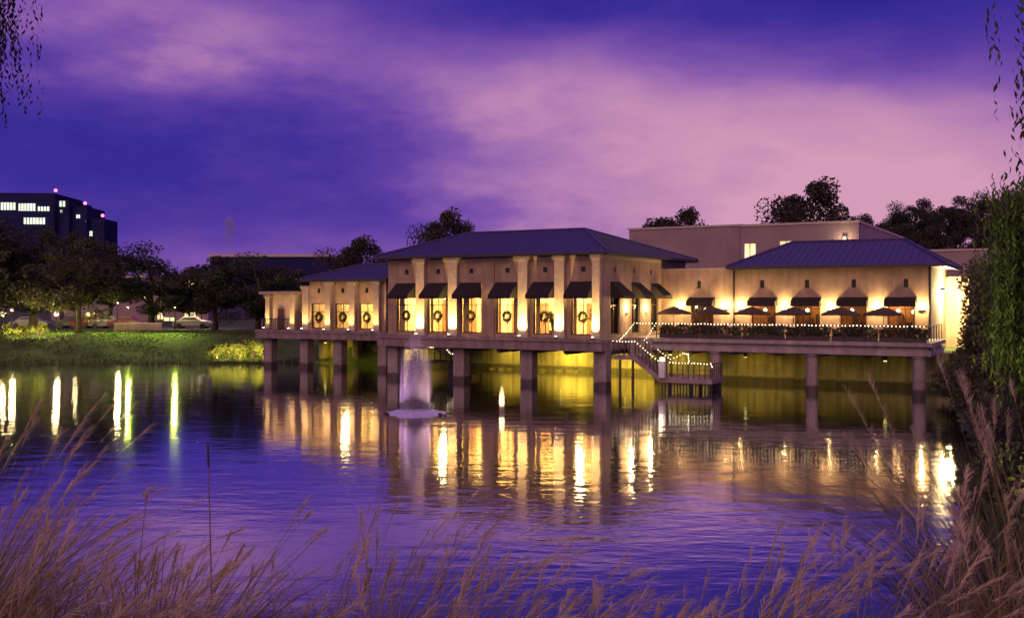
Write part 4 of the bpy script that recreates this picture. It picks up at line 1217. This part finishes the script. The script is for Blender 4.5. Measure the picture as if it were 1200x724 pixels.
for ang in (200, 330, 90):
    x, y = 1.5 * math.cos(R(ang)), 1.5 * math.sin(R(ang))
    fx = MB().lathe([(.1, -.3), (.1, .06)], 10, (x, y, .03)).build('fountain_lamp', M['dark'], FO)
    light('SPOT', 'fountain_light', fx, (x, y, .14), 520, (.78, .42, 1.0) if ang != 330 else (1, .6, .7), aim=(-x, -y, 2.6), size=.1, spot=80)
FO2 = thing('bubbler_fountain', 'small golden lit water jet in the middle of the lake', 'fountain', (PX(588, 51.5), 51.5, 0))
link('jet', quads_mesh('jet', spray(200, 1.45, .13, 9), spray_mat('golden_spray_water', (.95, .9, .75), .3)), FO2)
MB().lathe([(.1, -.6), (.1, .04), (.05, .08)], 10).build('nozzle', M['dark'], FO2)
for ang in (250, 20):
    x, y = .6 * math.cos(R(ang)), .6 * math.sin(R(ang))
    fx = MB().lathe([(.08, -.3), (.08, .05)], 10, (x, y, 0)).build('fountain_lamp', M['dark'], FO2)
    light('SPOT', 'fountain_light', fx, (x, y, .09), 320, (1.0, .85, .45), aim=(-x, -y, .9), size=.08, spot=80)

# ------------------------------------------------------------------ near bank: willow, shrubs, ornamental grass
def willow(name, label, x, y, h, cr, strands, m, seed, zend, zsd=.6, leaf=.07):
    q = np.random.default_rng(seed); zb = gz(x, y)
    o = thing(name, label, 'tree', (x, y, zb), 0)
    tm = MB(); rd = random.Random(seed)
    tm.tube([(0, 0, -.5), (.1, .05, h * .25), (-.1, .1, h * .5), (0, 0, h * .72)], [h * .030, h * .024, h * .019, h * .012], 9)
    tips = []
    for k in range(18):
        a = k * 2.4; rr = cr * rd.uniform(.45, 1.0); z = h * rd.uniform(.72, 1.0)
        tip = Vector((rr * math.cos(a), rr * math.sin(a), z)); tips.append(tip)
        tm.tube([(0, 0, h * rd.uniform(.4, .65)), tip * .5 + Vector((0, 0, h * .42)), tip], [h * .016, h * .009, h * .003], 5)
    tm.build('trunk', M['bark'], o, True)
    L = []
    for i in range(strands):
        t_ = tips[i % len(tips)]
        px, py = t_.x + q.normal(0, cr * .13), t_.y + q.normal(0, cr * .13)
        z0 = t_.z + q.normal(0, .25); ln = max(.35, z0 - q.normal(zend - zb, zsd))
        n = int(ln / .075)
        zz = z0 - np.arange(n) * .075
        dx_, dy_ = q.normal(0, .10, 2)
        f_ = np.linspace(0, 1, n)
        L.append(np.stack([px + dx_ * f_ * ln * .5 + q.normal(0, .025, n), py + dy_ * f_ * ln * .5 + q.normal(0, .025, n), zz], 1))
    L = np.concatenate(L)
    link('crown', quads_mesh('crown', leaf_quads(L, leaf, q, up=((0, 0, -1), .62), aspect=.30), m), o)
    return o
willow('willow_tree', 'weeping willow with bright green strands at the edge of the near bank', 14.0, 22.5, 7.8, 2.6, 3600, M['willow'], 31, 4.4, .9, .075)
willow('willow_tree', 'weeping willow overhead with strands hanging into the upper corner of sky', 6.84, 9.5, 8.4, 2.0, 2800, M['willow'], 33, 7.2, .40, .052)
willow('willow_tree', 'weeping willow with dark strands at the upper corner above the office tower', -8.2, 12.5, 11.5, 1.8, 1700, M['leaf'], 35, 8.85, .35, .048)
spike('unseen spotlight added on the bank to light the green willow from below', 11.0, 18.6, 1300, (1.0, .95, .25), (.35, .7, .8), 110)  # added lamp, itself unseen; stands in for whatever lights the willow green
shr = [(1124, 56.5, 3.0, 3.4, 'leaf3', 'tall shrub lit yellow by the flood lamp at the terrace end'), (1166, 54, 4.8, 8.4, 'bush', 'tall dark bushy shrub rising beside the flood lit wall'), (1196, 50, 5.2, 7.6, 'bush', 'dark shrub between the bushy shrub and the willow'),
       (1134, 50, 3.4, 3.2, 'bush', 'dark shrub at the water below the terrace corner'), (1172, 40, 4.0, 3.6, 'bush', 'brownish shrub on the steep bank in front of the terrace shrubs'), (1206, 33, 4.0, 3.8, 'bush', 'dark shrub on the bank in the middle of the reeds'), (1200, 26, 2.4, 2.4, 'bush', 'low dark shrub nearest the water under the willow'), (1205, 21, 3.0, 2.6, 'bush', 'low brown shrub under the willow strands')]
for i, (px, Y, w, h, m, lbl) in enumerate(shr):
    shrub('shrub', lbl, PX(px, Y), Y, w, h, M[m], 14000 if h > 6 else 7000, .11 if Y > 38 else .075, 'shrubs on the steep bank', z=max(.1, gz(PX(px, Y), Y)) - .2, seed=50 + i)

M['plume'] = leafmat('grass_plume', (.70, .55, .34), .3, 2.0)
M['blade'] = leafmat('grass_blade', (.29, .215, .085), .55, 2.0)
M['blade2'] = leafmat('green_grass_blade', (.085, .105, .035), .4, 2.0)
def ribbon(pts, w0, w1, q):
    """thin tapering ribbon along pts (list of 3-vectors) as quads"""
    out = []; n = len(pts) - 1
    sd = q.normal(size=3); sd[2] *= .2; sd /= np.linalg.norm(sd)
    for j in range(n):
        wa = w0 + (w1 - w0) * j / n; wb = w0 + (w1 - w0) * (j + 1) / n
        out += [pts[j] - sd * wa, pts[j] + sd * wa, pts[j + 1] + sd * wb, pts[j + 1] - sd * wb]
    return out
def stalk(root, h, lean, bend, q, segs=6):
    """curved stalk; returns points"""
    pts = []
    for j in range(segs + 1):
        t_ = j / segs
        pts.append(root + np.array([lean[0] * h * t_ + lean[0] * bend * h * t_ ** 2.2, lean[1] * h * t_ + lean[1] * bend * h * t_ ** 2.2, h * t_ - .25 * bend * h * t_ ** 2.6 * np.hypot(*lean)]))
    return pts
def plume(pts, length, q, n=110, spread=.03):
    """feathery seed head round the stalk's top"""
    out = []
    P_ = np.array(pts); seg = np.linalg.norm(np.diff(P_, axis=0), axis=1); cum = np.concatenate([[0], np.cumsum(seg)]); tot = cum[-1]
    for i in range(n):
        s_ = tot - length * q.uniform(0, 1) ** .9
        k = min(len(seg) - 1, np.searchsorted(cum, s_) - 1); f_ = (s_ - cum[k]) / seg[k]
        p = P_[k] * (1 - f_) + P_[k + 1] * f_
        d = (P_[k + 1] - P_[k]) / seg[k]
        fr_ = (tot - s_) / length
        o = q.normal(size=3); o -= d * o.dot(d); o /= np.linalg.norm(o)
        L = spread * (0.5 + 1.1 * math.sin(math.pi * min(1, fr_ + .12))) * q.uniform(.6, 1.2)
        e = p + (d * 1.1 + o * .55 + np.array([.25, 0, -.15])) * L
        out += ribbon([p, (p + e) / 2 + np.array([0, 0, .004]), e], .0013, .0006, q)
    return out
def grass_patch(n_stalk, n_blade, pos, hh, q, leanx=.15, bendr=(.2, .9), pl=(.16, .30), sp=.04):
    st_, pl_, bl_ = [], [], []
    for i in range(n_stalk):
        x, y = pos(q); z = gz(x, y) - .05; h = hh(x, y) * q.uniform(.7, 1.08)
        ln = (q.normal(leanx, .14), q.normal(0, .10))
        p = stalk(np.array([x, y, z]), h, ln, q.uniform(*bendr), q, 8)
        st_ += ribbon(p, .0042, .002, q); pl_ += plume(p, q.uniform(*pl), q, spread=sp)
    for i in range(n_blade):
        x, y = pos(q); z = gz(x, y) - .05; h = hh(x, y) * q.uniform(.35, .8)
        ln = (q.normal(leanx, .28), q.normal(0, .2))
        p = stalk(np.array([x, y, z]), h, ln, q.uniform(.5, 1.8), q, 6)
        bl_ += ribbon(p, .006, .0012, q)
    return st_, pl_, bl_
q = np.random.default_rng(77)
def pos_c(q):
    y = q.uniform(3.2, 9.5); return q.uniform(-.56, .56) * y, y
def hh_c(x, y):
    zt = {0: 0}
    px = x / y * 1178 + 600
    ytop = 620 + 42 * math.sin(px / 95.0) + 22 * math.sin(px / 37.0) - 45 * math.exp(-((px - 20) / 100) ** 2) + 25 * math.exp(-((px - 560) / 150) ** 2) - 40 * math.exp(-((px - 1150) / 90) ** 2)
    return max(.35, CAMZ - (ytop - 352) / 1178 * y - gz(x, y))
def dens(px):
    return .46 + .75 * math.exp(-((px + 10) / 150) ** 2) + .2 * math.exp(-((px - 1200) / 170) ** 2) + .2 * math.sin(px / 60) + .12 * math.sin(px / 23 + 1)
def pos_d(q):
    while True:
        x, y = pos_c(q)
        if q.uniform() < dens(x / y * 1178 + 600): return x, y
s1, p1, b1 = grass_patch(560, 2000, pos_d, hh_c, q, leanx=.22, bendr=(.4, 1.8), sp=.03)
def pos_low(q):
    while True:
        y = q.uniform(2.6, 5.6); px = abs(q.normal(0, 1)) * 130 if q.uniform() < .75 else q.uniform(0, 1200)
        x = (px - 600) / 1178 * y
        return x, y
s2, p2, b2 = grass_patch(0, 2600, pos_low, lambda x, y: max(.4, CAMZ - (640 - 352) / 1178 * y - gz(x, y)), q, leanx=.35, bendr=(.5, 1.6))
b1 += b2
gr = thing('grass', 'feathery brown and mauve grass covering the near bank', 'grass')
gr['kind'] = 'stuff'
link('stems', quads_mesh('stems', s1, M['blade']), gr); link('seed_heads', quads_mesh('seed_heads', p1, M['plume']), gr); link('blades', quads_mesh('blades', b1, M['blade']), gr)

def clump(label, cx, cy, rad, n_st, n_bl, h, seed, leanx=.1, bm='blade2', group='ornamental grass clumps', bend=(.3, 1.0)):
    q = np.random.default_rng(seed); z0 = gz(cx, cy)
    o = thing('ornamental_grass', label, 'grass clump', (cx, cy, z0), 0, group)
    st_, pl_, bl_ = [], [], []
    for i in range(n_st):
        a = q.uniform(0, 6.283); r_ = rad * .35 * q.uniform(0, 1) ** .5
        rt = np.array([r_ * math.cos(a), r_ * math.sin(a), -.08])
        ln = (math.cos(a) * q.uniform(.03, .3) + leanx, math.sin(a) * q.uniform(.03, .3))
        p = stalk(rt, h * q.uniform(.75, 1.08), ln, q.uniform(*bend), q, 9)
        st_ += ribbon(p, .0045, .0016, q); pl_ += plume(p, q.uniform(.22, .42) * h / 2.2, q, 130, .036 * h / 2.0)
    for i in range(n_bl):
        a = q.uniform(0, 6.283); r_ = rad * .4 * q.uniform(0, 1) ** .5
        rt = np.array([r_ * math.cos(a), r_ * math.sin(a), -.08])
        ln = (math.cos(a) * q.uniform(.05, .5) + leanx * .6, math.sin(a) * q.uniform(.05, .5))
        p = stalk(rt, h * q.uniform(.4, .82), ln, q.uniform(.6, 1.8), q, 7)
        bl_ += ribbon(p, .007, .001, q)
    link('stems', quads_mesh('stems', st_, M['blade']), o); link('seed_heads', quads_mesh('seed_heads', pl_, M['plume']), o); link('blades', quads_mesh('blades', bl_, M[bm]), o)
    return o
clump('tall clump of leaning feathery grass at the edge of the near bank before the lawn', -4.55, 7.8, 1.0, 34, 480, 2.3, 3, .13, 'blade')
clump('dense brown grass clump low in the foreground corner', -2.9, 4.9, .9, 26, 520, 1.15, 4, .25, 'blade')
clump('shorter feathery grass clump beside the dense brown clump', -1.9, 5.4, .7, 16, 260, 1.15, 6, .18, 'blade')
clump('tall arching reed grass clump below the terrace corner', 5.0, 10.6, 1.0, 22, 340, 3.2, 8, -.06)
clump('tall green reed grass clump under the willow strands', 5.3, 10.0, 1.1, 26, 420, 3.2, 9, -.04)
clump('reed grass clump with pale plumes nearest the willow', 4.75, 8.6, 1.0, 16, 360, 2.5, 10, .0)
clump('feathery grass clump low in the foreground beneath the flood lamp reflection', 3.2, 6.2, .8, 18, 260, 1.35, 11, -.1, 'blade')

# two dark seed heads standing out
def reed(label, x, y, top, seed, lean):
    q = np.random.default_rng(seed); z0 = gz(x, y); h = top - z0
    o = thing('cattail', label, 'reed', (x, y, z0), 0)
    mb = MB(); mb.tube([(0, 0, -.1), (lean * .3, 0, h * .5), (lean, 0, h)], [.006, .005, .003], 5); mb.build('stem', M['blade'], o)
    d = Vector((lean * .7, 0, h * .5)).normalized(); t0 = Vector((lean, 0, h))
    mb = MB(); mb.tube([t0 - d * .17, t0 - d * .15, t0 - d * .02, t0], [.002, .008, .007, .002], 8); mb.build('seed_head', M['bark'], o)
reed('dark cattail head standing above the blue water', PX(249, 6.5), 6.5, PZ(518, 6.5), 1, -.03)
reed('dark cattail head leaning over the lower foreground water', PX(395, 5.2), 5.2, PZ(665, 5.2), 2, .18)
